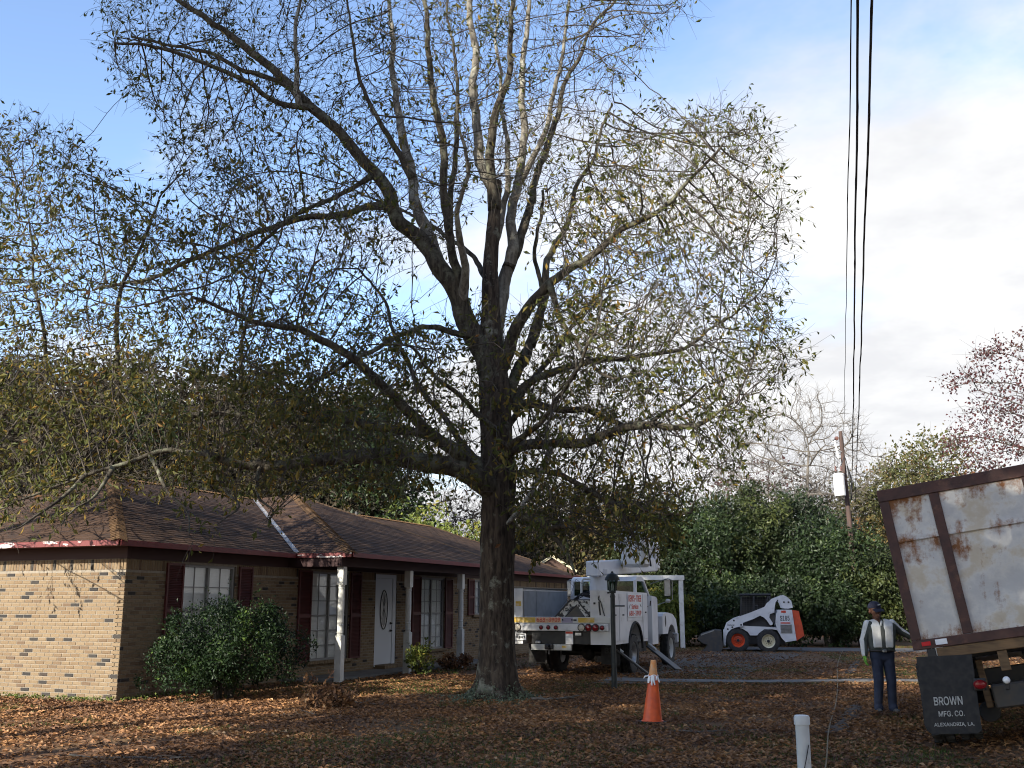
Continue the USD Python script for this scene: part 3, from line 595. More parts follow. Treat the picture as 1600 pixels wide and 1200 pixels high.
TY = 20.5
def px(pts, depth):
    """Photo pixels and how far in front (-) or behind (+) the trunk each lies."""
    P = np.array(pts, float); d = np.interp(np.linspace(0, 1, len(P)), np.linspace(0, 1, len(depth)), depth); return at(P[:, 0], P[:, 1], TY + d)
oak = Skeleton(); S = 1 / 80.0
TRUNK = oak.limb(px([(777, 1100), (777, 1040), (776, 960), (777, 870), (778, 800), (779, 745), (776, 690), (774, 620), (770, 560), (767, 490), (766, 420), (771, 350), (775, 300)], [0]), np.array([40, 29, 26, 25, 26, 30, 27, 25, 21, 15, 12, 10.5, 9]) * S * 1.02)
LIMBS = [  # pixels, depth, radius in pixels, pale bark?
    ([(765, 600), (745, 545), (722, 500), (702, 455), (674, 410), (652, 375), (617, 347), (602, 310), (586, 280), (561, 246), (521, 200), (481, 160), (432, 108), (396, 78), (340, 45), (285, 8), (220, -50)], [0, -.3, -1.2], [19, 18, 17, 16, 14, 13, 12, 11, 10, 9, 7, 5], 0),
    ([(775, 300), (752, 255), (741, 180), (739, 90), (738, 0), (734, -90), (728, -200)], [0, .6], [10, 9, 8, 6, 4], 1),
    ([(690, 425), (668, 368), (645, 280), (630, 205), (617, 130), (610, 50), (604, -40), (596, -160)], [0, .8, 1.6], [11, 10, 9, 7, 5, 3], 1),
    ([(735, 505), (712, 420), (701, 340), (692, 230), (680, 150), (668, 80), (659, 0), (650, -90), (655, -190)], [-.3, -1.0, -1.6], [8, 7.5, 7, 5, 3], 0),
    ([(782, 560), (793, 480), (800, 420), (806, 345), (812, 260), (818, 160), (822, 60), (828, -30), (835, -140)], [0, .5, 1.0], [15, 12, 10, 8, 6, 3], 1),
    ([(772, 330), (768, 260), (775, 180), (795, 100), (800, 20), (790, -80)], [0, -.6, -1.2], [9, 8, 6, 4], 0),
    ([(803, 420), (830, 340), (850, 260), (870, 180), (905, 90), (950, 10), (1010, -70)], [.3, 1.6, 2.6], [9, 7, 6, 4, 3], 0),
    ([(785, 590), (812, 525), (832, 480), (852, 448), (880, 425), (920, 400), (980, 355), (1050, 312), (1090, 262), (1130, 215)], [-.2, -1.2, -2.4], [12, 10, 9, 7.5, 6, 4, 2.5], 0),
    ([(790, 660), (815, 590), (838, 540), (852, 480), (858, 420), (876, 375), (900, 310), (925, 240), (960, 160)], [.2, .9, 1.9], [11, 9, 8, 7, 5, 3], 0),
    ([(838, 540), (850, 500), (845, 440), (838, 380), (852, 300)], [.5, 1.0], [6, 5, 4], 0),
    ([(785, 735), (809, 707), (866, 699), (919, 694), (980, 668), (1024, 667), (1053, 672), (1100, 660), (1150, 630)], [-.2, -1.4, -2.4], [11, 9, 8.5, 8, 7, 5, 3], 0),
    ([(790, 640), (830, 636), (875, 641), (923, 643), (958, 656), (990, 668), (1050, 640), (1110, 600)], [.2, 1.4, 2.2], [9, 7, 6.5, 6, 5, 3], 0),
    ([(792, 640), (822, 607), (866, 585), (919, 566), (984, 561), (1050, 548), (1110, 515), (1180, 470)], [.2, .8, 1.4], [8, 7, 6.5, 6, 5, 3, 2], 0),
    ([(866, 440), (890, 500), (925, 560), (960, 590), (1010, 585)], [-.6, -2.2], [5, 4, 3, 2], 0),
    ([(768, 770), (742, 755), (709, 737), (660, 722), (604, 712), (560, 713), (499, 726), (416, 731), (363, 722), (332, 708), (262, 703), (190, 728), (120, 745), (50, 770), (-20, 800)], [0, -1.8, -3.6], [19, 18, 16, 14, 12, 10, 7.5, 5.5, 4, 2.6, 1.6], 0),
    ([(770, 750), (735, 722), (704, 699), (656, 681), (569, 666), (481, 656), (394, 648), (300, 652), (205, 634), (105, 604), (30, 578), (-60, 560)], [.2, 1.4, .5], [12, 10, 9, 8, 7, 6, 6, 5, 3], 0),
    ([(752, 752), (713, 716), (669, 672), (626, 628), (586, 592), (538, 548), (480, 512), (440, 505), (380, 488), (300, 460)], [-.1, -2.0, -3.8], [11, 10, 9, 8, 7, 5, 3], 0),
    ([(606, 322), (570, 323), (530, 329), (455, 346), (380, 370), (300, 408), (220, 440), (140, 455)], [-.4, .6, 1.6], [6.5, 6, 6, 5.5, 5, 3], 0),
    ([(580, 272), (555, 290), (500, 318), (440, 348), (400, 390), (360, 430)], [-.4, -1.8], [5, 4, 4, 3], 0),
    ([(716, 530), (690, 528), (650, 512), (610, 525), (570, 555), (500, 590)], [-.5, -2.2], [6, 5, 5, 3], 0),
    ([(470, 150), (420, 112), (350, 92), (280, 66), (200, 60)], [-1, -.4], [5, 4.5, 4, 3], 0),
    ([(488, 168), (430, 160), (360, 118), (270, 78), (180, 70)], [-.9, -2.2], [5, 5, 4, 3], 0),
    ([(172, 625), (173, 560), (176, 500), (192, 440), (222, 375), (248, 310)], [.6, .2], [5, 4.5, 4, 3], 0),
    ([(60, 590), (62, 500), (50, 420), (40, 330)], [.3, -.2], [4, 3, 2], 0),
    ([(360, 650), (372, 560), (388, 480), (400, 400)], [.5, 1.4], [4, 3, 2], 0),
    ([(760, 700), (700, 640), (640, 560), (600, 470), (560, 420)], [.3, 2.6], [6, 5, 4, 3], 0),
    ([(779, 790), (822, 808), (856, 828), (876, 862), (900, 905)], [-.3, -1.6], [8, 7, 6, 4, 2.5], 0),
    ([(862, 700), (848, 735), (822, 778), (794, 818)], [-.8, -1.6], [4, 4, 4.5, 4.5], 1),
    ([(790, 740), (845, 737), (900, 752), (960, 778), (1020, 798), (1080, 800)], [0, -2.4], [6, 5, 4, 3], 0),
    ([(782, 720), (760, 660), (690, 600), (640, 540)], [-.3, -3.8], [6, 5, 4, 3], 0),
    ([(786, 700), (830, 670), (880, 610), (930, 520)], [-.3, -3.6], [6, 5, 4, 3], 0),
    ([(781, 690), (830, 600), (900, 500), (960, 430)], [.3, 3.8], [6, 5, 4, 3], 0),
    ([(772, 480), (730, 400), (650, 340), (560, 300)], [.2, 3.6], [6, 5, 4, 3], 0),
    ([(640, 290), (600, 210), (562, 130), (545, 40), (540, -60)], [.6, -.6], [6, 5, 4, 3, 2], 0),
    ([(484, 165), (471, 110), (469, 40), (467, -40), (466, -130)], [-1, -.5], [5, 4.5, 4, 3, 2], 1),
    ([(704, 350), (712, 250), (716, 150), (704, 50), (700, -60)], [-.9, .4], [5.5, 5, 4, 3, 2], 0),
    ([(768, 400), (790, 320), (787, 210), (777, 90), (770, -50)], [.1, 1.8], [7, 6, 5, 4, 2.5], 1),
    ([(818, 310), (856, 215), (880, 110), (888, 0), (892, -80)], [.6, -.6], [6, 5, 4, 3, 2], 1),
    ([(745, 470), (735, 400), (722, 330), (728, 250), (712, 150)], [-.2, -2.2], [8, 7, 5, 4, 2.5], 1),
    ([(240, 712), (262, 760), (296, 800), (302, 845)], [-3.3, -4.3], [3, 2.4, 1.6, 1], 0),
    ([(330, 715), (352, 765), (372, 790), (340, 828)], [-3.0, -4.2], [3, 2.4, 1.6, 1], 0),
    ([(420, 728), (405, 770), (425, 800), (415, 815)], [-2.6, -3.8], [3, 2.2, 1.6, 1], 0),
    ([(130, 742), (80, 790), (40, 815), (5, 840)], [-3.6, -4.8], [3, 2.2, 1.6, 1], 0),
    ([(180, 730), (150, 775), (110, 800), (90, 822)], [-3.4, -4.6], [3, 2.2, 1.6, 1], 0),
    ([(940, 770), (960, 800), (985, 830), (1000, 860)], [-2.0, -3.0], [3, 2.4, 1.6, 1], 0),
    ([(850, 826), (890, 820), (935, 835), (975, 850)], [-1.0, -2.2], [4, 3, 2, 1], 0),
]
ids = []
for pts, dep, rad, pale in LIMBS:
    P = px(pts, dep); par = oak.near(P[0]); q0 = oak.p[par]; P = P - (P[0] - q0) * np.linspace(1, 0, len(P))[:, None] ** 2
    mid = np.linalg.norm(P[:, 1].mean() - TY); ids.append((oak.limb(P, np.array(rad) * S * np.linspace(1, .62, len(rad)), par), pale))
nhand = len(oak.p)
CROWN = [  # outline in the photo, share of the twigs, leafiness
    ([(150, -60), (160, 90), (250, 210), (258, 290), (330, 330), (300, 420), (480, 470), (640, 400), (600, 300), (560, 180), (470, 60), (420, -80)], .15, .55),
    ([(-60, 170), (60, 190), (140, 240), (250, 330), (360, 330), (430, 420), (620, 480), (690, 560), (740, 700), (640, 770), (400, 770), (180, 755), (60, 800), (-60, 830)], .33, 1.0),
    ([(420, -80), (470, 60), (560, 180), (610, 300), (700, 420), (740, 300), (800, 300), (860, 400), (900, 250), (1000, 90), (1090, -10), (1080, -120)], .16, .42),
    ([(870, 420), (900, 250), (960, 190), (1060, 170), (1190, 175), (1236, 320), (1215, 450), (1250, 560), (1190, 650), (1165, 730), (1080, 765), (1000, 835), (860, 850), (800, 760), (840, 600)], .30, .85),
    ([(640, 700), (700, 500), (860, 480), (900, 700), (850, 760), (700, 760)], .025, .7),
    ([(800, 770), (1060, 760), (1040, 840), (960, 872), (830, 885)], .09, 1.7),
    ([(-60, 560), (300, 560), (620, 600), (640, 740), (400, 760), (180, 750), (60, 800), (-60, 830)], .07, 1.2),
]
rng = np.random.default_rng(21); att = []; NATT = 21000
for poly, share, leafy in CROWN:
    pg = Polygon(poly).buffer(0); q = inpoly(pg, int(NATT * share), rng)
    half = 5.0 * np.clip(1 - ((q[:, 0] - 640) / 900) ** 2, .25, 1) * np.clip((q[:, 1] + 420) / 700, .45, 1)
    att.append(at(q[:, 0], q[:, 1], TY + half * rng.uniform(-1, 1, len(q)) * rng.uniform(.4, 1, len(q)) ** .5))
att = np.vstack(att); att = att[att[:, 2] > 3.0]
oak.grow(att, seed=4, step=.22, reach=2.4, kill=.25, rounds=190, forbid=len(TRUNK) - 40, lift=.10, jitter=.3).finish(tip=.0062, power=2.25)

# bark surface of the trunk with buttress roots
tr = thing('oak_tree', 'tall spreading oak with thick lichen-covered trunk and thinning yellow-green leaves beside the house', 'tree')
zz = np.concatenate([np.linspace(-.15, 1.2, 28), np.linspace(1.3, 10.5, 90)]); tp = oak.P[TRUNK]; ang = np.linspace(0, 2 * np.pi, 48, endpoint=False); rings = []
ra = np.array([.2, 1.5, 2.5, 3.55, 4.6, 5.7]) + .25; rl = [1.0, .7, 1.15, .8, 1.1, .9]
for z in zz:
    c = np.array([np.interp(z, tp[:, 2], tp[:, k]) for k in (0, 1)]); r = np.interp(z, tp[:, 2], oak.R[TRUNK])
    if z < 1.3: r = .335 + .0
    root = sum(l * np.exp(-((np.angle(np.exp(1j * (ang - a)))) / .26) ** 2) for a, l in zip(ra, rl)) * (.40 * math.exp(-max(z + .05, 0) / .15) + .10 * math.exp(-max(z, 0) / .6))
    n = meshkit.fbm(np.stack([np.cos(ang) * 3.2, np.sin(ang) * 3.2, np.full(48, z * .55)], 1), 3, 2) - .5; n2 = meshkit.noise(np.stack([np.cos(ang) * 9, np.sin(ang) * 9, np.full(48, z * 1.7)], 1), 6) - .5
    fl = np.clip((12 - z) / 5, .3, 1); rr = r * (1 + .22 * n * fl) + .045 * n2 * fl + root + .05 * math.exp(-max(z, 0) / .35)
    rings.append(np.column_stack([c[0] + rr * np.cos(ang), c[1] + rr * np.sin(ang), np.full(48, z)]))
obj('trunk', (np.vstack(rings), gridfaces(len(zz), 48)), K['oak_bark'], tr, smooth=True)
taken = set()
for k, (idl, pale) in enumerate(ids):
    c = [oak.par[idl[0]]] + idl; taken.update(idl)
    L = np.concatenate([[0], np.cumsum(np.linalg.norm(np.diff(oak.P[c], axis=0), axis=1))]); t = np.arange(0, L[-1], .11 if oak.R[c].max() > .06 else .2)
    P = np.stack([np.interp(t, L, oak.P[c][:, q]) for q in range(3)], 1); r = np.interp(t, L, oak.R[c]); r[0] = r[1] if len(r) > 1 else r[0]
    base = np.interp(t, [0, .6], [1.25, 1.0]); P = P + ((np.stack([meshkit.noise(P * 1.1, 31 + q) for q in range(3)], 1) - .5) * .20 + (np.stack([meshkit.noise(P * 4.3, 41 + q) for q in range(3)], 1) - .5) * .05) * np.clip(t / 1.0, 0, 1)[:, None]
    v, f = tube(P, r * base, 14 if r.max() > .1 else 9); nn = meshkit.fbm(v * 5.5, 3, 9) - .5; ctr = np.repeat(P, 14 if r.max() > .1 else 9, 0); v = ctr + (v - ctr) * (1 + .30 * nn)[:, None]
    obj('limb', (v, f), K['pale_bark' if pale else 'limb_bark'], tr, smooth=True)
grown = lambda c: len(c) > 1 and c[1] >= nhand
thin = oak.mesh(keep=lambda c: c[-1] >= nhand and not (c[1] < nhand))
for c in oak.chains():                                              # grown continuations of hand-laid limbs
    if c[1] < nhand and c[-1] >= nhand:
        k = next(i for i, x in enumerate(c) if x >= nhand); d = c[k - 1:]; thin.tube(oak.P[d], oak.R[d], 5)
# last twigs and leaves
tips = np.arange(nhand, len(oak.P)); fine = np.concatenate([tips[oak.R[tips] < .016], [k for k in range(len(TRUNK), nhand) if oak.R[k] < .034]]).astype(int)
par = oak.par[fine]; dirn = unit(oak.P[fine] - oak.P[par]); LP, LD, TW = [], [], MB()
from shapely import contains_xy
def uvof(P):
    d = P - [0, 0, EYE]; f = d[:, 1] * math.cos(PITCH) + d[:, 2] * math.sin(PITCH); return 800 + F * d[:, 0] / f, 600 - F * (-d[:, 1] * math.sin(PITCH) + d[:, 2] * math.cos(PITCH)) / f
U, V = uvof(oak.P[fine]); leafy = np.full(len(fine), .5)
for poly, share, lf in CROWN: leafy[contains_xy(Polygon(poly).buffer(0), U, V)] = lf
leafy *= np.clip(.72 + (V - 150) / 900, .6, 1.25) * np.clip(1.15 - np.clip((U - 1120) / 160, 0, 1) * .75, .3, 1.2)
clump = meshkit.fbm(oak.P[fine] * .75, 3, 44); leafy *= np.clip((clump - .34) * 4.6, .10, 2.1)
tv, tf, tn = [], [], 0
for k, q in enumerate(fine):
    last = oak.kids[q] == 0
    for _ in range(rng.integers(2, 4) if last else rng.integers(1, 3) if q < nhand else rng.integers(0, 2)):
        d = unit(dirn[k] * (1.1 if last else .4) + rng.normal(0, .55, 3) + [0, 0, .18]); L = rng.uniform(.25, .7) * (1.1 if last else .8); b = oak.P[q]
        m1 = b + d * L * .5 + rng.normal(0, .03, 3); e = b + d * L + rng.normal(0, .05, 3)
        v, f = tube([b, m1, e], [.0045, .0035, .0018], 3, False); tv.append(v); tf.append(f + tn); tn += len(v)
        for _ in range(rng.poisson(3.0 * leafy[k])):
            t = rng.uniform(.25, 1.0); LP.append(b + (e - b) * t); LD.append(unit(d * .35 + rng.normal(0, .55, 3) + [0, 0, -.62]))
TW.add(np.vstack(tv), np.vstack(tf)); thin.build('branches', K['twig_bark'], tr, smooth=True, kind='stuff'); TW.build('twigs', K['twig_bark'], tr, kind='stuff')
LP, LD = np.array(LP), np.array(LD); n = len(LP); NL = rng.normal(0, 1, (n, 3))
LL = rng.uniform(.085, .165, n); lt = np.clip(.44 - np.clip((LP[:, 0] - 1) * .03, 0, .14) + .55 * (meshkit.fbm(LP * .5, 3, 8) - .5) + rng.normal(0, .2, n) - np.clip((LP[:, 2] - 9) * .02, 0, .2), 0, 1)
dist = np.linalg.norm(LP - [0, 0, EYE], axis=1); order = np.argsort(dist - (LL * 30)); U, V = uvof(LP); vis = (U > 0) & (U < 1600) & (V > 0)
order = np.concatenate([order[vis[order]], order[~vis[order]]])
for k in order[:290]:
    v, f = leafmesh(LP[[k]], LD[[k]], NL[[k]], LL[[k]] * 1.1, LL[[k]] * .40); obj('leaf', (v, f), K['oak_leaf'], tr, tint=lt[k])
o = order[290:]; obj('foliage', leafmesh(LP[o], LD[o], NL[o], LL[o], LL[o] * rng.uniform(.3, .44, len(o))), K['oak_leaf'], tr, tint=np.repeat(lt[o], 4), kind='stuff')
print('oak nodes', len(oak.P), 'leaves', n, 'fine', len(fine))
# mistletoe-like green tufts in the crown belong to the tree
for (u, v, d, r, k) in ((365, 275, -1.2, .42, 260), (240, 655, -2, .6, 420), (590, 45, .4, .5, 300), (775, 45, -.8, .4, 200), (350, 60, -.6, .45, 240), (490, 640, -1.5, .4, 160), (820, 125, .6, .3, 120)):
    c = at(u, v, TY + d); p = c + unit(rng.normal(0, 1, (k, 3))) * (r * rng.uniform(.2, 1, (k, 1)) ** .6); obj('green_tuft', leafmesh(p, unit(p - c + rng.normal(0, .3, (k, 3))), rng.normal(0, 1, (k, 3)), np.full(k, .11), np.full(k, .035)), K['green_leaf'], tr, tint=np.repeat(rng.uniform(.2, .9, k), 4), kind='stuff')

# ---------------------------------------------------------------- other trees and shrubs
def ellipsoid(c, r, n, rng, shell=.0, lump=.25, seed=0):
    d = unit(rng.normal(0, 1, (n, 3))); k = rng.uniform(shell ** 3, 1, (n, 1)) ** (1 / 3)
    return np.asarray(c) + d * k * np.asarray(r) * (1 + lump * 2 * (meshkit.noise(d * 2.2 + seed * 3.1)[:, None] - .5))
def tree(name, label, u, Y, vtop, half, leaf, seed, cat='tree', natt=500, nleaf=2500, ls=.2, low=.3, bark='far_bark', group=None, X=None, H=None, step=.55, tr0=.16, fine=.016, tuft=.5, deep=None, clear=.0, twigs=0):
    rng = np.random.default_rng(seed); top = at(u, vtop, Y); x = top[0] if X is None else X; h = top[2] if H is None else H
    t = thing(name, label, cat, frame((x, Y, 0)), group); z0 = h * low; sk = Skeleton()
    bend = rng.normal(0, .25, (3, 2)); sk.limb([(0, 0, -.2), (bend[0][0], bend[0][1], z0 * .6), (bend[1][0], bend[1][1], z0 + (h - z0) * .2), (bend[2][0] * 1.5, bend[2][1] * 1.5, z0 + (h - z0) * .62)], [tr0 * 1.25, tr0, tr0 * .75, tr0 * .3])
    nh = len(sk.p); A = ellipsoid((0, 0, (z0 + h) / 2), (half, deep or half, (h - z0) / 2), natt, rng, .25, .3, seed)
    sk.grow(A[A[:, 2] > clear], step=step, reach=max(3.5, half * .9), kill=step * 1.15, rounds=60, lift=.12, jitter=.3, seed=seed).finish(tip=fine, power=2.3)
    tk = MB().tube(sk.P[:nh], sk.R[:nh], 10); tk.build('trunk', K[bark], t, smooth=True); b = MB()
    for c in sk.chains():
        d = [x for x in c if x >= nh]
        if d: d = ([sk.par[d[0]]] if sk.par[d[0]] >= 0 else []) + d; r = sk.R[d].copy(); r[0] = r[1] if len(r) > 1 else r[0]; b.tube(sk.P[d], r, 5 if r.max() > .05 else 3, cap=False)
    end = np.arange(nh, len(sk.P)); end = end[sk.R[end] < fine * 2.2]
    if twigs:
        for q in rng.choice(end, twigs):
            d = unit(sk.P[q] - sk.P[sk.par[q]] + rng.normal(0, .35, 3) + [0, 0, .15]); L = rng.uniform(.5, 1.4) * step / .55; p = sk.P[q]
            b.tube([p, p + d * L * .5 + rng.normal(0, .05, 3), p + d * L + rng.normal(0, .1, 3)], [fine * .6, fine * .45, fine * .25], 3, cap=False)
    b.build('branches', K[bark], t, kind='stuff')
    if nleaf:
        e = sk.P[rng.choice(end, nleaf)] + rng.normal(0, tuft, (nleaf, 3)) * (1, 1, .7); dr = rng.normal(0, 1, (nleaf, 3)) + [0, 0, -.3]; L = ls * rng.uniform(.7, 1.3, nleaf)
        tt = np.clip(.45 + 1.5 * (meshkit.fbm(e * .45 + seed, 3, seed) - .5) + rng.normal(0, .18, nleaf), 0, 1)
        obj('crown', leafmesh(e, dr, rng.normal(0, 1, (nleaf, 3)), L, L * .6), K[leaf], t, tint=np.repeat(tt, 4), kind='stuff')
    return t
def shrub(name, label, c, r, leaf, seed, nleaf=7000, ls=.16, lumps=60, cat='shrub', group=None, stems=5, sub=.3, aspect=.5, shoots=0, lumpsize=.30, lobes=None):
    rng = np.random.default_rng(seed); t = thing(name, label, cat, frame((c[0], c[1], gh(c[0], c[1]))), group); r = np.array(r, float); R = r.min()
    d = unit(rng.normal(0, 1, (lumps, 3))); d[:, 2] = d[:, 2] * .95 + .05; lc = np.array([0, 0, r[2]]) + d * r * rng.uniform(.66, .86, (lumps, 1)); lr = R * rng.uniform(.55, 1.35, lumps) * lumpsize
    if lobes:
        pick = rng.choice(len(lobes), lumps, p=[w for *_, w in lobes]); lo_, ls_ = np.array([o for o, *_ in lobes], float)[pick], np.array([b for _, b, _ in lobes], float)[pick]; lc = (lc - [0, 0, r[2]]) * ls_[:, None] + lo_ * r + [0, 0, r[2]]
    k = rng.integers(0, lumps, nleaf); q = unit(rng.normal(0, 1, (nleaf, 3)) + d[k] * .7); P = lc[k] + q * lr[k][:, None] * rng.uniform(.75, 1.08, (nleaf, 1)); N = q + rng.normal(0, .45, (nleaf, 3)); D = rng.normal(0, 1, (nleaf, 3)) + q * .5 + [0, 0, -.35]
    m = int(nleaf * sub); P2 = ellipsoid((0, 0, r[2]), r * .74, m, rng, .45, .1); P = np.vstack([P, P2]); N = np.vstack([N, rng.normal(0, 1, (m, 3))]); D = np.vstack([D, rng.normal(0, 1, (m, 3))])
    if shoots:
        for _ in range(shoots):
            dd = unit(rng.normal(0, .5, 3) + [0, 0, 1]); b = np.array([0, 0, r[2]]) + unit(rng.normal(0, 1, 3) * (1, 1, .3) + [0, 0, .9]) * r * .9; tt = rng.uniform(0, .18 * R / .9 + .25, (10, 1)); P = np.vstack([P, b + dd * tt]); N = np.vstack([N, rng.normal(0, 1, (10, 3))]); D = np.vstack([D, dd * .7 + rng.normal(0, .6, (10, 3))])
    keep = P[:, 2] > .03; P, N, D = P[keep], N[keep], D[keep]; n = len(P); L = ls * rng.uniform(.65, 1.3, n)
    tt = np.clip(.40 + 1.7 * (meshkit.fbm(P / R * 1.6 + seed, 3, seed) - .5) + rng.normal(0, .2, n), 0, 1)
    obj('foliage', leafmesh(P, D, N, L, L * aspect, .12), K[leaf], t, tint=np.repeat(tt, 4), kind='stuff'); s = MB()
    for _ in range(stems):
        a = rng.uniform(0, 6.28); e = np.array([math.cos(a) * r[0] * .5, math.sin(a) * r[1] * .5, r[2] * 1.3]); s.tube([(math.cos(a) * .12, math.sin(a) * .12, -.1), e * (.35, .35, .5), e], [R * .03 + .012, R * .024 + .008, .008], 5)
    s.build('stems', K['far_bark'], t, kind='stuff'); return t

G = 'bare woodland trees behind the house'
for k, (u, Y, vt, hw, lab) in enumerate(((-60, 50, 545, 4.5, 'dark bare woodland tree at the left edge behind the house'), (50, 54, 560, 4.5, 'tall grey-brown woodland tree behind the left end of the roof'), (150, 49, 590, 4.2, 'low brown woodland tree above the left roof peak'),
        (250, 56, 566, 4.8, 'tall twiggy woodland tree behind the middle of the near roof'), (345, 50, 600, 4.2, 'brown woodland tree above the silver roof valley'), (430, 58, 580, 4.6, 'tall thin woodland tree behind the porch roof peak'), (515, 50, 610, 4.0, 'brown twiggy woodland tree above the porch roof'))):
    tree('woodland_tree', lab, u, Y, vt, hw, 'wood_leaf', 100 + k, natt=620, nleaf=15000, ls=.30, low=.10, group=G, twigs=1500, tuft=.65, fine=.02)
tree('evergreen_tree', 'dark dense evergreen tree left of the big trunk behind the roof', 588, 47, 600, 2.6, 'green_leaf', 121, natt=420, nleaf=9000, ls=.22, low=.15, tuft=.45)
tree('bare_tree', 'thin bare tree rising just left of the big trunk behind the house', 650, 58, 690, 3.2, 'wood_leaf', 122, natt=420, nleaf=300, low=.2, twigs=1500)
tree('bare_tree', 'low bare twiggy tree seen between roof and big trunk', 735, 55, 770, 3.0, 'wood_leaf', 123, natt=400, nleaf=1200, low=.1, twigs=1500)
shrub('yellow_green_bush', 'tall yellow-green bush rising behind the roof beside the big trunk', (at(676, 800, 44)[0], 44), (3.0, 2.4, 2.9), 'yellow_leaf', 124, 7500, .2, 70)
shrub('woodland_bush', 'dull brown-green bush behind the roof left of the yellow-green bush', (at(600, 800, 48)[0], 48), (3.2, 2.4, 2.7), 'wood_leaf', 125, 6000, .22, 60)
for k, (u, Y, h, lab) in enumerate(((20, 44, 3.6, 'dark brown thicket behind the left roof slope'), (170, 46, 4.0, 'brown thicket behind the near roof peak'), (320, 45, 3.9, 'olive thicket behind the roof valley'), (450, 47, 3.8, 'brown thicket behind the porch roof hip'), (540, 46, 3.3, 'grey-brown thicket behind the porch roof'), (825, 57, 2.6, 'dark thicket just right of the big trunk behind the far roof end'), (900, 58, 2.9, 'dark thicket behind the cab of the bucket truck'), (975, 57, 3.0, 'dark thicket behind the boom of the bucket truck'))):
    shrub('thicket', lab, (at(u, 780, Y)[0], Y), (3.6, 2.5, h), 'wood_leaf', 130 + k, 12000, .24, 90, sub=.5)
tree('woodland_tree', 'dark woodland tree behind the boom of the bucket truck', 905, 58, 765, 3.6, 'wood_leaf', 141, natt=450, nleaf=6000, ls=.26, low=.1, twigs=900, tuft=.6)
tree('woodland_tree', 'dark twiggy tree right of the big trunk above the far roof end', 835, 62, 770, 3.4, 'wood_leaf', 142, natt=450, nleaf=5500, ls=.26, low=.1, twigs=900, tuft=.6)
tree('woodland_tree', 'olive tree between the bucket truck boom and the green hedge', 985, 56, 760, 3.4, 'autumn_leaf', 143, natt=450, nleaf=7000, ls=.24, low=.1, twigs=600, tuft=.6)
# evergreen hedge at the end of the drive
for k, (u, Y, hw, vt, lab) in enumerate(((1030, 49, 2.6, 782, 'dark leafy evergreen behind the white gate frame'), (1098, 48, 2.8, 760, 'tall glossy evergreen left of the hedge top, behind the loader bucket'), (1170, 49, 3.0, 742, 'tallest glossy evergreen in the hedge behind the loader'), (1240, 50, 3.0, 755, 'tall evergreen right of the loader below the bare tree'),
        (1300, 47.2, 2.7, 800, 'rounded evergreen at the foot of the utility pole'), (1362, 46.6, 2.5, 845, 'low evergreen at the right end of the hedge behind the person'))):
    z = at(u, vt, Y)[2]; shrub('evergreen_shrub', lab, (at(u, 900, Y)[0], Y), (hw, 2.4, z / 2), 'hedge_leaf' if k in (0, 2, 5) else 'green_leaf', 150 + k, 11000, .17, 110, sub=.75, group='evergreens forming the tall hedge', lumpsize=.27)
for k, (u, Y, hw, h, lf, lab) in enumerate(((1048, 45.5, 1.5, 1.25, 'yellow_leaf', 'light green bush below the white gate frame'), (1135, 45.2, 1.8, 1.5, 'green_leaf', 'low evergreen directly behind the loader cab'), (1225, 45.8, 2.0, 1.7, 'green_leaf', 'low evergreen right behind the red loader tail'), (1290, 45.5, 1.7, 1.5, 'green_leaf', 'low evergreen left of the pole foot'), (1395, 52, 2.2, 1.3, 'green_leaf', 'dark low bush behind the person and the dump truck'))):
    shrub('low_shrub', lab, (at(u, 900, Y)[0], Y), (hw, 1.5, h), lf, 160 + k, 6000, .16, 60)
tree('bare_tree', 'tall pale bare tree above the hedge left of the utility pole', 1245, 64, 606, 4.8, 'wood_leaf', 171, natt=1300, nleaf=0, low=.30, bark='bare_bark', tr0=.2, twigs=3200, fine=.015, step=.42)
tree('woodland_tree', 'grey leafless woodland tree over the middle of the hedge', 1180, 70, 708, 4.2, 'red_leaf', 172, natt=450, nleaf=1500, ls=.24, low=.2, twigs=2200, fine=.02)
tree('woodland_tree', 'brown-grey twiggy tree behind the transformer', 1285, 70, 745, 3.6, 'wood_leaf', 173, natt=450, nleaf=2500, ls=.24, low=.15, twigs=2000, fine=.02)
tree('olive_tree', 'large olive and rust coloured tree above the dump truck', 1432, 72, 672, 4.6, 'autumn_leaf', 174, natt=700, nleaf=13000, ls=.26, low=.12, twigs=500, tuft=.55)
tree('olive_tree', 'smaller olive tree right of the utility pole', 1365, 66, 745, 3.2, 'autumn_leaf', 175, natt=500, nleaf=8000, ls=.26, low=.1, twigs=500, tuft=.55)
tree('olive_tree', 'dark low tree behind the top edge of the dump truck', 1500, 74, 735, 3.6, 'wood_leaf', 176, natt=450, nleaf=6000, ls=.26, low=.1, twigs=400, tuft=.6)
tree('red_tree', 'reddish purple tree at the right edge above the dump truck', 1665, 36, 500, 4.4, 'red_leaf', 177, natt=900, nleaf=9000, ls=.12, low=.42, twigs=900, fine=.010, step=.4, tuft=.22, tr0=.2)
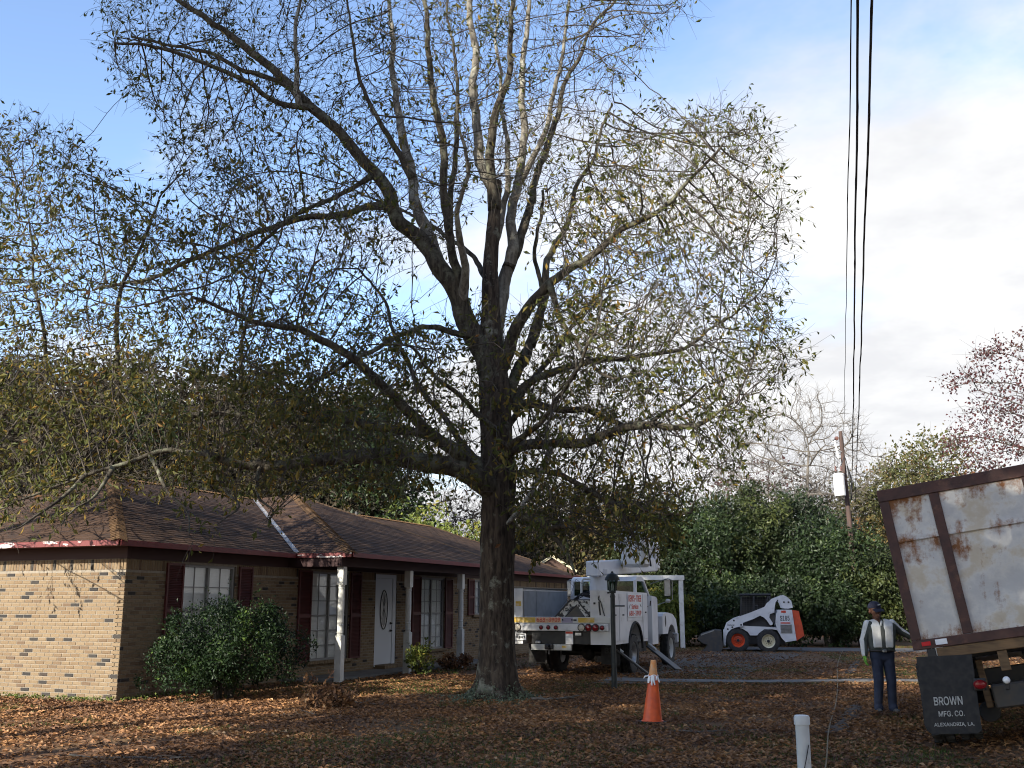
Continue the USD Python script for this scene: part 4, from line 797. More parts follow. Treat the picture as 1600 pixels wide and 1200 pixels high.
# trees that stand behind the photographer, to the left of the view, and shade the yard
G = 'trees beside the road behind the viewpoint'
for k, (p, q, h, hw, low) in enumerate(((-12.6, -9, 19.0, 2.2, .55), (-8.6, -11, 19, 3.4, .22), (-4.0, -12, 18, 3.6, .15), (1.0, -13, 18, 3.6, .15), (6.0, -12, 18, 3.6, .15), (-17.5, -7, 27, 3.2, .72), (-21.5, -8, 28, 3.4, .74), (-14.5, -9, 23, 2.4, .74), (11, -14, 17, 3.6, .2), (-5.5, -5, 16, 2.8, .15), (-1.5, -8, 15, 3.0, .12), (3.5, -7, 15, 3.0, .12))):
    x, y = .63 * q + .777 * p, .777 * q - .63 * p
    tree('roadside_tree', 'leafy tree beside the road behind the viewpoint', 0, y, 0, hw, 'green_leaf', 190 + k, natt=420, nleaf=6000, ls=.42, low=low, X=x, H=h, group=G, step=.7, tuft=.8)

G = 'trees along the road right of the view'
for k, (x, y, h, hw) in enumerate(((18.5, 14, 15, 3.8), (21, 21, 16, 4.0), (26, 28, 16, 4.2), (15, 6, 15, 3.8), (31, 36, 16, 4.2))):
    tree('roadside_tree', 'leafy tree beside the road right of the view', 0, y, 0, hw, 'green_leaf', 220 + k, natt=420, nleaf=7000, ls=.42, low=.12, X=x, H=h, group=G, step=.7, tuft=.8)

# shrubs near the house
shrub('camellia_bush', 'broad dark green rounded bush under the near window', (-5.42, 20.25), (1.45, 1.2, .98), 'bush_leaf', 201, 17000, .062, 170, shoots=30, sub=.35, stems=8, lumpsize=.21, lobes=[((0, 0, .0), 1.0, .6), ((-.55, -.35, -.42), .62, .2), ((.45, .1, -.15), .75, .2)])
shrub('small_plant', 'small yellow-green plant at the foot of the second porch post', (-2.35, 27.1), (.42, .36, .36), 'yellow_leaf', 202, 520, .10, 16, shoots=4)
shrub('rust_plant', 'low rust-red leafy plant at the foot of the third porch post', (-1.55, 29.5), (.6, .4, .2), 'litter_leaf', 203, 700, .10, 20)
shrub('rust_plant', 'clump of withered brown stalks and leaves lying on the lawn', (-3.2, 18.6), (.55, .32, .17), 'litter_leaf', 204, 600, .10, 18, shoots=8)

# ---------------------------------------------------------------- fallen leaves, grass, ground cover, sticks
rng = np.random.default_rng(77)
def inhouse(x, y, m=.0):
    lx = (x - HC[0]) * HX[0] + (y - HC[1]) * HX[1]; ly = (x - HC[0]) * HY[0] + (y - HC[1]) * HY[1]
    return ((lx < .05 + m) & (ly > -.05 - m)) | ((lx < 1.2) & (ly > 5.2) & (ly < 15.4))
def scatter(n, y0, y1, spread=.56):
    y = np.sqrt(rng.uniform(y0 ** 2, y1 ** 2, n)); x = rng.uniform(-1, 1, n) * (y * spread + 1); k = ~inhouse(x, y); return x[k], y[k]
x, y = scatter(190000, 9.5, 27); dens = meshkit.fbm(np.stack([x * .55, y * .55, 0 * x], 1), 4, 3); k = rng.random(len(x)) < np.clip((dens - .25) * 4.2, .30, 1); x, y = x[k], y[k]
x2, y2 = scatter(120000, 27, 47); dens = meshkit.fbm(np.stack([x2 * .4, y2 * .4, 0 * x2], 1), 4, 4); k = rng.random(len(x2)) < np.clip((dens - .28) * 2.6, .10, .9) * np.clip((50 - y2) / 16, .35, 1); x2, y2 = x2[k], y2[k]
x, y = np.concatenate([x, x2]), np.concatenate([y, y2]); n = len(x)
path = (np.abs(y - 24.75) < .42) & (x > 2.4) & (rng.random(n) > np.clip(.45 - .06 * (x - 2.4), .06, .5)); rd = (y > 40.4) & (x > 9) & (rng.random(n) < .9); k = ~(path | rd); x, y = x[k], y[k]; n = len(x)
a = rng.uniform(0, 6.283, n); D = np.stack([np.cos(a), np.sin(a), rng.normal(.05, .22, n)], 1); N = np.stack([rng.normal(0, .38, n), rng.normal(0, .38, n), np.ones(n)], 1); L = rng.uniform(.055, .105, n) * np.where(y > 27, 1.15, 1.0)
P = np.stack([x, y, gh(x, y) + rng.uniform(.006, .032, n)], 1); tt = np.clip(.45 + 1.0 * (meshkit.fbm(P * .8, 3, 12) - .5) + rng.normal(0, .22, n), 0, 1)
obj('fallen_leaves', leafmesh(P, D, N, L, L * rng.uniform(.38, .6, n), .3), K['litter_leaf'], tint=np.repeat(tt, 4), kind='stuff', label='brown and orange fallen oak leaves covering the whole front lawn', cat='fallen leaves')
def blades(x, y, h, spread=.35):
    n = len(x); a = rng.uniform(0, 6.283, n); b = np.stack([x, y, gh(x, y)], 1); s = np.stack([np.cos(a), np.sin(a), 0 * a], 1) * .006; t = b + np.stack([rng.normal(0, spread, n) * h, rng.normal(0, spread, n) * h, h], 1)
    return np.stack([b - s, b + s, t], 1).reshape(-1, 3), np.arange(n * 3).reshape(-1, 3)
x, y = scatter(230000, 9.5, 30); dens = meshkit.fbm(np.stack([x * .45 + 9, y * .45, 0 * x], 1), 4, 23); k = dens > .535; x, y = x[k], y[k]
x2, y2 = scatter(60000, 30, 46); dens = meshkit.fbm(np.stack([x2 * .3 + 9, y2 * .3, 0 * x2], 1), 3, 24); k = (dens > .5); x2, y2 = x2[k], y2[k]; x3, y3 = rng.uniform(7, 12.5, 12000), rng.uniform(26, 39.5, 12000); k = x3 > 9 - (y3 - 26) * -.17; x3, y3 = x3[k], y3[k]
x, y = np.concatenate([x, x2, x3]), np.concatenate([y, y2, y3]); k = ~((np.abs(y - 24.75) < .45) & (x > 2.3)); x, y = x[k], y[k]; h = rng.uniform(.025, .07, len(x)); v, f = blades(x, y, h)
obj('grass', (v, f), K['grass'], tint=np.repeat(np.clip(rng.normal(.5, .28, len(x)), 0, 1), 3), kind='stuff', label='thin patches of short green grass showing between the fallen leaves', cat='grass')
# weeds along the foot of the near wall
m = 900; s = rng.uniform(-5, 1.6, m); o = np.abs(rng.normal(0, .12, m)) + .03; lx, ly = np.where(s < 0, s, o), np.where(s < 0, -o, s); wx, wy = HC[0] + lx * HX[0] + ly * HY[0], HC[1] + lx * HX[1] + ly * HY[1]
P = np.stack([wx, wy, gh(wx, wy) + rng.uniform(.0, .09, m)], 1); obj('weeds', leafmesh(P, rng.normal(0, 1, (m, 3)) + [0, 0, .3], rng.normal(0, .6, (m, 3)) + [0, 0, 1], np.full(m, .055), np.full(m, .035)), K['yellow_leaf'], tint=np.repeat(rng.uniform(0, .6, m), 4), kind='stuff', label='low bright green weeds along the foot of the near brick wall', cat='weeds')
# pale creeping cover on the oak roots
m = 2600; k = rng.integers(0, 6, m); rr = .40 + np.abs(rng.normal(0, .42, m)); aa = ra[k] + rng.normal(0, .30, m) / (rr + .3); c0 = oak.P[TRUNK[0]]; x, y = c0[0] + rr * np.cos(aa), c0[1] + rr * np.sin(aa)
P = np.stack([x, y, gh(x, y) + np.clip(.42 * np.exp(-(rr - .38) / .16), .01, .5) * rng.uniform(.2, 1, m)], 1)
obj('ground_cover', leafmesh(P, rng.normal(0, 1, (m, 3)), rng.normal(0, .7, (m, 3)) + [0, 0, 1], np.full(m, .05), np.full(m, .032)), K['cover_leaf'], tint=np.repeat(rng.random(m), 4), kind='stuff', label='pale grey-green creeping plants around the roots of the oak', cat='ground cover')
for k, (pts, r, lab) in enumerate((([(-3.0, 19.9), (-2.5, 19.2), (-2.0, 18.9), (-1.6, 18.3)], .012, 'long thin fallen stick on the lawn in front of the porch'), ([(-3.9, 17.2), (-3.4, 17.35), (-2.7, 17.2)], .011, 'short pale stick lying on the leaves left of the oak'), ([(2.2, 15.2), (2.7, 15.0), (3.1, 15.2), (3.6, 15.35)], .010, 'thin pale twig on the leaves right in front of the cone'),
        ([(-5.2, 12.8), (-4.0, 12.5), (-3.2, 12.7)], .012, 'pale fallen branch in the left foreground leaves'), ([(.35, 20.0), (.7, 19.9), (1.15, 20.1)], .03, 'grey mossy piece of wood beside the oak root'))):
    q = np.array(pts); P = spline(np.column_stack([q, gh(q[:, 0], q[:, 1]) + r + .02]), 5); t = thing('fallen_stick', lab, 'stick'); MB().tube(P + rng.normal(0, .01, P.shape), np.linspace(r, r * .5, len(P)), 6).build('stem', K['bare_bark'], t); s = MB()
    for j in (3, 7):
        if j < len(P): s.tube([P[j], P[j] + (rng.normal(0, .15), rng.normal(0, .15), .06)], [r * .6, r * .3], 4)
    s.build('twig', K['bare_bark'], t)

# ---------------------------------------------------------------- vehicles
def xf(mb, M):
    for k in range(len(mb.v)): mb.v[k] = mb.v[k] @ M[:3, :3].T + M[:3, 3]
    return mb
def text(name, s, o, ex, ez, width, height, m, parent, depth=.004, bold=True, M=None, **kw):
    t = meshkit.text_mesh(s, 1.0, depth=.02, bold=bold); v = np.asarray(t.vertices); lo, hi = v.min(0), v.max(0); ex, ez = unit(ex), unit(ez); n = np.cross(ex, ez)
    q = np.asarray(o, float) + ((v[:, :1] - lo[0]) / (hi[0] - lo[0]) * width) * ex + ((v[:, 1:2] - lo[1]) / (hi[1] - lo[1]) * height) * ez + (v[:, 2:] - lo[2]) / .02 * depth * n
    mb = MB().add(q, t.faces)
    if M is not None: xf(mb, M)
    return mb.build(name, m, parent, **kw)
def wheel(parent, c, r, w, rim, rr, axis=(1, 0, 0), lugs=18, name='wheel', M=None, hub=None, dish=.4):
    """Tyre with a grooved tread, rim, hub and nuts; axis points outwards from the vehicle."""
    a = unit(axis); c = np.asarray(c, float); h = w / 2
    prof = [(rr * .98, -h * .8), (rr * 1.06, -h * .95), (r * .86, -h), (r * .96, -h * .86), (r, -h * .6), (r, -h * .22), (r * .972, -h * .2), (r * .972, -h * .08), (r, -h * .06), (r, h * .06), (r * .972, h * .08), (r * .972, h * .2), (r, h * .22), (r, h * .6), (r * .96, h * .86), (r * .86, h), (rr * 1.06, h * .95), (rr * .98, h * .8)]
    t = MB().lathe(prof, c, a, 36); X = unit(np.cross(a, (0, 0, 1))); Zv = np.cross(X, a)
    for k in range(lugs):
        for sg in (-1, 1):
            q = 2 * math.pi * (k + (.5 if sg > 0 else 0)) / lugs; d = X * math.cos(q) + Zv * math.sin(q); T = np.cross(a, d); t.box(c + d * (r - .004) + a * sg * h * .62, (h * .62, r * .14, .02), R=np.stack([a, T, d], 1))
    if M is not None: xf(t, M)
    p = t.build(name, K['rubber'], parent, smooth=35)
    g = MB().lathe([(0, h * .05), (rr * .22, h * .05 + .0), (rr * .24, h * .45), (rr * .26, h * .05), (rr * .62, h * (.02)), (rr * .78, -h * .1), (rr * .86, h * .55), (rr * .98, h * .82), (rr * 1.03, h * .84), (rr * 1.03, h * .6), (rr * .9, -h * .7), (0, -h * .7)], c, a, 28)
    if M is not None: xf(g, M)
    g.build('rim', K[rim], p, smooth=40); b = MB()
    for k in range(8): q = 2 * math.pi * k / 8; d = X * math.cos(q) + Zv * math.sin(q); b.cyl(c + d * rr * .45 + a * h * .02, c + d * rr * .45 + a * (h * .02 + .03), rr * .06, 6)
    b.lathe([(0, h * .5), (rr * .2, h * .48), (rr * .22, h * .05)], c, a, 14)
    if M is not None: xf(b, M)
    b.build('hub', K[hub or 'dark_steel'], p); return p

# --- bucket truck beside the oak, seen from behind
K['mottled'] = plain('mottled', (.62, .60, .54), .8, c2=(.05, .045, .04), scale=11, lo=.49, hi=.55, detail=8)
K['cab_glass'] = panemat('cab_glass', (.62, .70, .68), .012)
TO = np.array([2.433, 26.0, 0.0]); MT = frame(TO, HA)
tk = thing('bucket_truck', 'white utility bucket truck with open bed, seen from behind beside the oak', 'truck', MT); W = 2.57; WH = K['truck_white']
arch = lambda y, r: [(y + r * math.cos(t), .62 + r * math.sin(t)) for t in np.linspace(math.pi, 0, 13)]
def profile(x0, x1, poly, m, name, parent=tk):
    """A side outline (y, z) made solid between x0 and x1."""
    return MB().prism(poly, (x1, 0, 0), (0, 1, 0), (0, 0, 1), -(x1 - x0)).build(name, m, parent)
boxp = [(0, .79), (1.45, .79)] + arch(2.17, .68)[1:-1] + [(2.92, .79), (3.46, .79), (3.46, 2.07), (0, 2.10)]
profile(-.54, 0, boxp, WH, 'side_box'); profile(-W, -W + .24, [(0, 1.43), (3.46, 1.43), (3.46, 2.13), (0, 2.16)], WH, 'side_box', tk); profile(-W, -W + .24, [(0, .79), (1.45, .79)] + arch(2.17, .68)[1:-1] + [(2.92, .79), (3.46, .79), (3.46, 1.425), (0, 1.425)], WH, 'side_skirt')
profile(-.16, -.02, [(4.02, .67), (4.67, .67), (4.67, 1.90), (4.55, 1.97), (4.02, 2.0)], WH, 'front_locker'); profile(-.28, -.15, [(3.465, .98), (4.015, .98), (4.015, 2.02), (3.465, 2.04)], WH, 'recess_panel')
m = MB()
for y0, y1, z0, z1 in ((.05, .62, .86, 2.03), (.68, 1.34, .86, 2.03), (1.38, 2.86, 1.34, 1.42), (2.94, 3.42, .86, 2.03)): m.span((.001, y0, z0), (.012, y1, z1), .008)
m.build('locker_door', WH, tk)
m = MB()
for y, z in ((.30, 1.5), (1.0, 1.5), (3.2, 1.55)): m.span((.012, y - .06, z - .02), (.03, y + .06, z + .02), .006)
m.bar((.015, 3.72, 1.72), (.03, 3.72, 1.86), .03, .02); m.bar((-.14, 3.6, 1.86), (-.10, 3.72, 1.72), .03, .03); m.bar((-.14, 3.72, 1.72), (-.10, 3.9, 1.70), .03, .03); m.build('latch', K['dark_steel'], tk)
af = MB(); y, r = 2.17, .68; t = np.linspace(0, math.pi, 20); af.tube(np.column_stack([0 * t + .005, y + r * np.cos(t), .62 + r * np.sin(t)]), .035, 6); af.build('wheel_arch', K['rubber'], tk)
MB().span((-W + .25, .02, 1.435), (-W + .262, 3.4, 2.10)).span((-W + .246, .9, 1.44), (-W + .27, .93, 2.1)).build('inner_panel', K['truck_grey'], tk)
MB().span((-W + .0, .01, 2.155), (-W + .27, 3.45, 2.18)).build('top_trim', K['black_metal'], tk)
MB().span((-W + .25, .0, 1.36), (-.55, 3.5, 1.428)).build('deck', K['truck_grey'], tk)
MB().span((-W, -.05, 1.30), (-.02, .0, 1.455), .008).build('tail_strip', K['white_paint'], tk); MB().span((-W, -.07, 1.115), (-.06, .0, 1.292), .01).build('light_bar', WH, tk)
d = MB(); d.span((-2.54, -.0545, 1.315), (-1.97, -.051, 1.445)); d.span((-.84, -.0545, 1.32), (-.42, -.051, 1.44)); d.build('tail_decal', K['yellow_print'], tk)
MB().span((-1.955, -.0545, 1.315), (-1.285, -.051, 1.445)).build('phone_decal', plain('peach_print', (.66, .42, .26), .6), tk); text('phone_number', '688-3909', (-1.93, -.055, 1.335), (1, 0, 0), (0, 0, 1), .62, .105, K['red_print'], tk)
d = MB(); d.span((-1.27, -.0545, 1.315), (-.98, -.051, 1.445)); d.build('purple_decal', K['purple_print'], tk)
d = MB()
for x in (-1.245, -1.0): d.lathe([(0, .0), (.022, 0), (.022, .006), (0, .006)], (x, -.055, 1.385), (0, -1, 0), 10)
d.span((-.965, -.0545, 1.36), (-.88, -.052, 1.40)); d.build('small_decal', K['black_print'], tk)
text('worn_mark', 'BUILT', (-2.43, -.055, 1.345), (1, 0, 0), (0, 0, 1), .36, .07, K['red_print'], tk) if False else None
for x, r, lens in ((-2.45, .09, 'amber_lens'), (-.75, .085, 'amber_lens'), (-.57, .085, 'red_lens'), (-.39, .085, 'red_lens'), (-.22, .052, 'red_lens'), (-1.81, .048, 'red_lens'), (-1.62, .048, 'red_lens'), (-1.42, .048, 'red_lens')):
    b = MB().lathe([(r * 1.15, 0), (r * 1.15, .014), (r * .9, .02), (r * .9, 0)], (x, -.07, 1.20), (0, -1, 0), 22).build('tail_light', K['black_metal'], tk)
    MB().lathe([(0, .026), (r * .5, .024), (r * .9, .012), (r * .9, 0), (0, 0)], (x, -.072, 1.20), (0, -1, 0), 22).build('lens', K[lens], b, smooth=40)
pl_ = MB().span((-2.54, -.03, .88), (-2.23, -.02, 1.045), .004).build('number_plate', K['white_print'], tk); d = MB(); rg = np.random.default_rng(5)
for k in range(6): d.span((-2.51 + k * .044, -.034, .925), (-2.485 + k * .044, -.031, .925 + rg.uniform(.05, .075)))
d.span((-2.50, -.034, 1.012), (-2.28, -.031, 1.025)); d.build('plate_marks', K['black_print'], pl_)
h = MB().span((-2.10, -.02, .645), (-1.04, .03, .79), .008).build('hitch_plate', K['white_paint'], tk); d = MB(); d.span((-1.72, -.10, .67), (-1.5, -.021, .80), .02); d.lathe([(.06, -.02), (.06, .02), (.03, .02), (.03, -.02), (.06, -.02)], (-1.6, -.15, .74), (1, 0, 0), 14); d.span((-1.64, -.05, .55), (-1.60, -.03, .66)); d.build('pintle_hook', K['black_metal'], h)
d = MB(); d.span((-1.28, -.024, .70), (-1.16, -.021, .76)); d.build('hitch_decal', K['yellow_print'], h); d = MB().span((-1.18, -.03, .80), (-.985, -.02, 1.11)).build('warning_tag', K['white_print'], tk); MB().span((-1.175, -.034, 1.05), (-.99, -.031, 1.10)).build('tag_header', K['red_print'], d)
MB().span((-.94, -.03, 1.0), (-.77, -.01, 1.08), .01).span((-2.0, -.02, .80), (-1.85, .02, .87), .02).build('socket', K['steel'], tk)
m = MB(); m.span((-2.0, .1, .78), (-1.88, 6.9, 1.0)); m.span((-.75, .1, .78), (-.63, 6.9, 1.0)); m.span((-W + .3, .12, 1.0), (-.5, 3.4, 1.358)); m.span((-2.1, .03, .8), (-.55, .1, 1.11)); m.span((-1.9, 2.6, .45), (-.8, 3.4, .78)); m.span((-.6, 3.0, .5), (-.2, 4.0, .75)); m.build('chassis', K['black_metal'], tk)
m = MB().cyl((-2.4, 2.17, .5), (-.17, 2.17, .5), .07).lathe([(0, -.22), (.14, -.17), (.2, 0), (.14, .17), (0, .22)], (-1.3, 2.17, .5), (0, 1, 0), 16); m.build('axle', K['black_metal'], tk)
for x, ax in ((-.16, (1, 0, 0)), (-.45, (1, 0, 0)), (-W + .16, (-1, 0, 0)), (-W + .45, (-1, 0, 0))): wheel(tk, (x, 2.17, .5), .5, .26, 'steel', .29, ax)
for x, ax in ((-.17, (1, 0, 0)), (-W + .17, (-1, 0, 0))): wheel(tk, (x, 6.35, .5), .5, .26, 'white_paint', .29, ax)
for x in (-.56, -W + .05): f = MB().span((x, .9, .28), (x + .5, .915, .95)).build('mud_flap', K['rubber'], tk)
text('flap_mark', 'BIL', (-.46, .897, .55), (1, 0, 0), (0, 0, 1), .3, .14, plain('faint_print', (.045, .045, .045), .8), tk)
# cab, bonnet, wings
CX0, CX1 = -2.25, -.32
profile(CX0, CX1, [(3.52, .95), (5.12, .95), (5.12, 1.95), (4.98, 1.99), (3.52, 2.0)], WH, 'cab'); profile(CX0 + .02, CX1 - .02, [(3.56, 2.40), (3.64, 2.50), (3.8, 2.53), (4.25, 2.53), (4.42, 2.46), (4.36, 2.41)], WH, 'cab_roof')
m = MB()
for x in (CX0 + .05, CX1 - .05): m.bar((x, 4.38, 2.44), (x, 5.04, 1.96), .085, .09, bev=.015); m.bar((x, 3.6, 2.44), (x, 3.57, 1.97), .08, .12, up=(0, 1, 0), bev=.015)
m.build('cab_pillar', WH, tk)
m = MB(); m.prism([(3.64, 2.0), (4.94, 1.99), (4.36, 2.42), (3.66, 2.42)], (CX1 - .05, 0, 0), (0, 1, 0), (0, 0, 1), -.01); m.build('side_window', K['cab_glass'], tk); m = MB(); m.prism([(3.64, 2.0), (4.94, 1.99), (4.36, 2.42), (3.66, 2.42)], (CX0 + .06, 0, 0), (0, 1, 0), (0, 0, 1), -.01); m.build('side_window', K['cab_glass'], tk)
m = MB(); m.hull([(CX0 + .1, 4.99, 1.98), (CX1 - .1, 4.99, 1.98), (CX0 + .1, 4.39, 2.42), (CX1 - .1, 4.39, 2.42), (CX0 + .1, 5.0, 1.985), (CX1 - .1, 5.0, 1.985), (CX0 + .1, 4.4, 2.425), (CX1 - .1, 4.4, 2.425)]); m.build('windscreen', K['cab_glass'], tk)
MB().span((CX0 + .1, 3.60, 2.02), (CX1 - .1, 3.61, 2.4)).build('rear_window', K['cab_glass'], tk); m = MB()
for x in (-1.8, -.8): m.span((x - .22, 3.75, 1.9), (x + .22, 3.9, 2.28), .04)
m.build('seat', K['black_metal'], tk)
m = MB(); m.hull([(-1.95, 5.13, 1.0), (-.62, 5.13, 1.0), (-1.95, 5.13, 1.84), (-.62, 5.13, 1.84), (-1.8, 5.2, 1.9), (-.77, 5.2, 1.9), (-1.8, 6.95, 1.56), (-.77, 6.95, 1.56), (-1.86, 7.12, 1.4), (-.71, 7.12, 1.4), (-1.86, 7.12, 1.0), (-.71, 7.12, 1.0)]); m.build('bonnet', WH, tk, smooth=30)
fen = [(5.25, .92), (5.25, 1.42), (5.4, 1.50), (5.9, 1.53), (6.5, 1.48), (6.95, 1.32), (7.10, 1.05), (7.10, .92)] + [(6.35 + .56 * math.cos(t), .62 + .56 * math.sin(t)) for t in np.linspace(.56, math.pi - .56, 12)]
profile(-.62, -.03, fen, WH, 'wing'); profile(-W + .03, -1.95, fen, WH, 'wing')
m = MB().lathe([(0, .006), (.05, .006), (.075, .0), (0, 0)], (-.03, 5.62, 1.28), (1, 0, 0), 16); m.v[-1] = (m.v[-1] - [0, 5.62, 1.28]) * [1, 1.1, 2.2] + [0, 5.62, 1.28]; m.build('wing_vent', K['black_metal'], tk)
MB().span((-W + .05, 7.13, .62), (-.03, 7.25, .92), .03).build('bumper', WH, tk)
for x, s in ((.20, 1), (-W - .2, -1)):
    mm_ = MB(); mm_.span((x - .10, 5.02, 1.98), (x + .10, 5.09, 2.47), .02); mr = mm_.build('mirror', K['black_metal'], tk); MB().span((x - .085, 5.012, 2.0), (x + .085, 5.0185, 2.45)).build('mirror_glass', K['steel'], mr)
    a = MB().tube([(CX1 if s > 0 else CX0, 5.1, 2.35), (x, 5.12, 2.5), (x + .12 * s, 5.12, 2.45), (x + .12 * s, 5.12, 1.9), (x, 5.12, 1.86), (CX1 if s > 0 else CX0, 5.3, 1.7)], .014, 6).build('mirror_bracket', K['steel'], mr)
m = MB(); m.lathe([(0, 0), (.06, .02), (.075, .06), (.06, .1), (0, .12)], (.2, 5.05, 1.80), (0, 0, 1), 12); m.build('spot_mirror', K['white_paint'], tk)
# bed load, cables, straps, arch
tri = Polygon([(-1.56, 1.43), (-1.14, 1.86), (-.64, 1.86), (-.55, 1.43)]).difference(Polygon([(-1.36, 1.42), (-1.0, 1.76), (-.74, 1.42)]))
MB().prism(tri, (0, .32, 0), (1, 0, 0), (0, 0, 1), .03).build('boom_rest', K['mottled'], tk); m = MB(); m.bar((-1.58, .28, 1.43), (-1.15, .28, 1.87), .04, .03); m.bar((-.92, .27, 1.80), (-.60, .27, 1.44), .03, .03); m.bar((-1.15, .28, 1.875), (-.62, .28, 1.875), .04, .02); m.build('rest_frame', K['black_metal'], tk)
m = MB().hull([(-1.36, .34, 1.43), (-.74, .34, 1.43), (-1.0, .34, 1.76), (-1.3, .9, 1.43), (-.8, .9, 1.43), (-1.0, .9, 1.7)]); m.build('rest_inside', K['dark_steel'], tk); rg = np.random.default_rng(8); m = MB()
for k in range(9):
    z = 1.93 + .03 * k % .17; p = [(-1.12 + rg.uniform(-.1, .1), .3 + rg.uniform(0, .2), 1.80 + rg.uniform(-.03, .05)), (-.95, .45 + rg.uniform(-.1, .2), 1.95 + rg.uniform(0, .1)), (-.75, .5, 1.98 + rg.uniform(-.05, .1)), (-.56, .6, 1.92 + rg.uniform(-.1, .1))]; m.tube(spline(p, 6), .014, 5)
m.build('hoses', K['rubber'], tk)
m = MB(); m.tube(spline([(-.30, -.012, 1.97), (-.32, -.02, 1.90), (-.29, -.02, 1.84)], 5), .012, 5); m.bar((-.31, -.012, 1.83), (-.28, -.012, 1.50), .035, .012); m.bar((-.27, -.012, 1.84), (-.17, -.012, 1.48), .035, .012); m.span((-.45, -.02, 1.76), (-.40, -.001, 1.81)); m.span((-.09, -.02, 2.02), (-.04, -.001, 2.06)); m.build('strap', K['black_metal'], tk)
d = MB(); d.span((-2.52, -.006, 1.72), (-2.38, -.001, 1.84)); d.build('box_decal', K['yellow_print'], tk); d = MB(); d.span((-2.53, -.010, 1.99), (-2.43, -.002, 2.10)); d.span((-2.55, -.010, 1.94), (-2.35, -.004, 1.955)); d.build('box_hatch', WH, tk)
m = MB(); m.tube([(-1.75, 3.0, 1.43), (-1.75, 3.0, 2.38), (-1.68, 3.0, 2.46), (-1.2, 3.0, 2.46)], .035, 8); m.build('guard_hoop', K['white_paint'], tk)
# signs on the side
s = MB().span((.012, 1.42, 1.44), (.020, 2.82, 2.04)).build('side_sign', K['white_print'], tk)
for st, y0, wd, z0, hh in (("KEN'S-TREE", 1.50, 1.24, 1.83, .17), ('Service', 1.78, .66, 1.64, .13), ('688-3909', 1.54, 1.18, 1.47, .13)): text('sign_lettering', st, (.0205, y0, z0), (0, 1, 0), (0, 0, 1), wd, hh, K['red_print'], s)
m = MB(); m.bar((.021, 1.52, 1.66), (.021, 1.66, 1.76), .004, .03); m.bar((.021, 2.62, 1.76), (.021, 2.74, 1.70), .004, .03); m.build('sign_marks', K['black_print'], s)
# outriggers
for p, q in (((-.2, 1.0, .66), (.55, 1.35, .03)), ((-.1, 3.95, .62), (.80, 3.55, .03))):
    p, q = np.array(p), np.array(q); o_ = MB(); o_.bar(p, q, .34, .05, up=(.3, 0, 1), bev=.01); o_.bar(q - (.1, 0, .03), q + (.12, 0, -.02), .36, .04); og = o_.build('outrigger', K['dark_steel'], tk); MB().cyl(p + (-.02, 0, .06), p + (q - p) * .22 + (0, 0, .05), .04, 10).build('outrigger_ram', K['white_paint'], og)
# boom
m = MB(); m.lathe([(0, 1.43), (.36, 1.43), (.36, 1.55), (.26, 1.6), (.24, 2.55), (.3, 2.6), (.3, 2.72), (0, 2.72)], (-1.3, 3.15, 0), sides=20); m.build('turret', WH, tk)
m = MB(); m.bar((-1.3, 2.6, 2.72), (-1.05, 8.2, 3.02), .38, .42, bev=.03); m.span((-1.45, 7.9, 2.85), (-.85, 8.5, 3.75), .06); m.build('lower_boom', WH, tk); m = MB(); m.bar((-1.1, 8.3, 3.52), (-1.0, 4.2, 3.40), .28, .30, bev=.03); m.build('upper_boom', WH, tk)
bk = MB(); bk.span((-.95, 4.2, 2.82), (-.25, 4.95, 3.82), .08); bk.build('bucket', K['white_paint'], tk); m = MB(); m.bar((-.24, 4.3, 3.85), (-.24, 4.9, 2.85), .05, .02); m.tube([(-1.0, 4.6, 3.9), (-.6, 6, 3.78), (-.9, 8, 3.85)], .02, 5); m.build('boom_hose', K['black_metal'], tk)

# --- skid-steer loader in front of the hedge
lo = thing('skid_steer_loader', 'white compact skid-steer loader with orange tail and dark bucket before the hedge', 'loader', frame((9.08, 40.15, 0), .20))
g2 = lambda pts: [((x - 585) / 242, (950 - y) / 242) for x, y in pts]
def lp(name, pts, y0, y1, m, parent=lo): return MB().prism(Polygon(g2(pts)).buffer(0), (0, y1, 0), (1, 0, 0), (0, 0, 1), y1 - y0).build(name, m, parent)
for cx, cy, rim in ((450, 850, 'orange_paint'), (720, 855, 'cream_paint')):
    x, z = (cx - 585) / 242, (950 - cy) / 242 + .02
    wheel(lo, (x, .15, z), .425, .30, rim, .25, (0, -1, 0), hub='black_metal', lugs=20); wheel(lo, (x, 1.55, z), .425, .30, rim, .25, (0, 1, 0), hub='black_metal', lugs=20)
MB().span((-1.0, .34, .28), (1.2, 1.36, .92), .03).build('chassis', K['black_metal'], lo)
lp('side_tank', [(470, 735), (500, 715), (800, 728), (835, 760), (760, 745), (690, 745), (640, 780), (625, 800), (560, 800), (540, 770), (500, 745)], .20, .33, WH); lp('side_tank', [(470, 735), (500, 715), (800, 728), (835, 760), (760, 745), (690, 745), (640, 780), (625, 800), (560, 800), (540, 770), (500, 745)], 1.37, 1.5, WH)
lp('rear_upright', [(818, 572), (942, 572), (968, 842), (872, 858), (842, 825), (800, 745), (790, 690), (800, 610)], .10, 1.60, WH)
lp('tail_door', [(944, 572), (1004, 582), (1012, 640), (1024, 690), (1040, 800), (1010, 818), (970, 846)], .16, 1.54, K['orange_paint']); lp('tail_step', [(965, 800), (1042, 795), (1042, 815), (968, 850)], .3, 1.4, K['black_metal'])
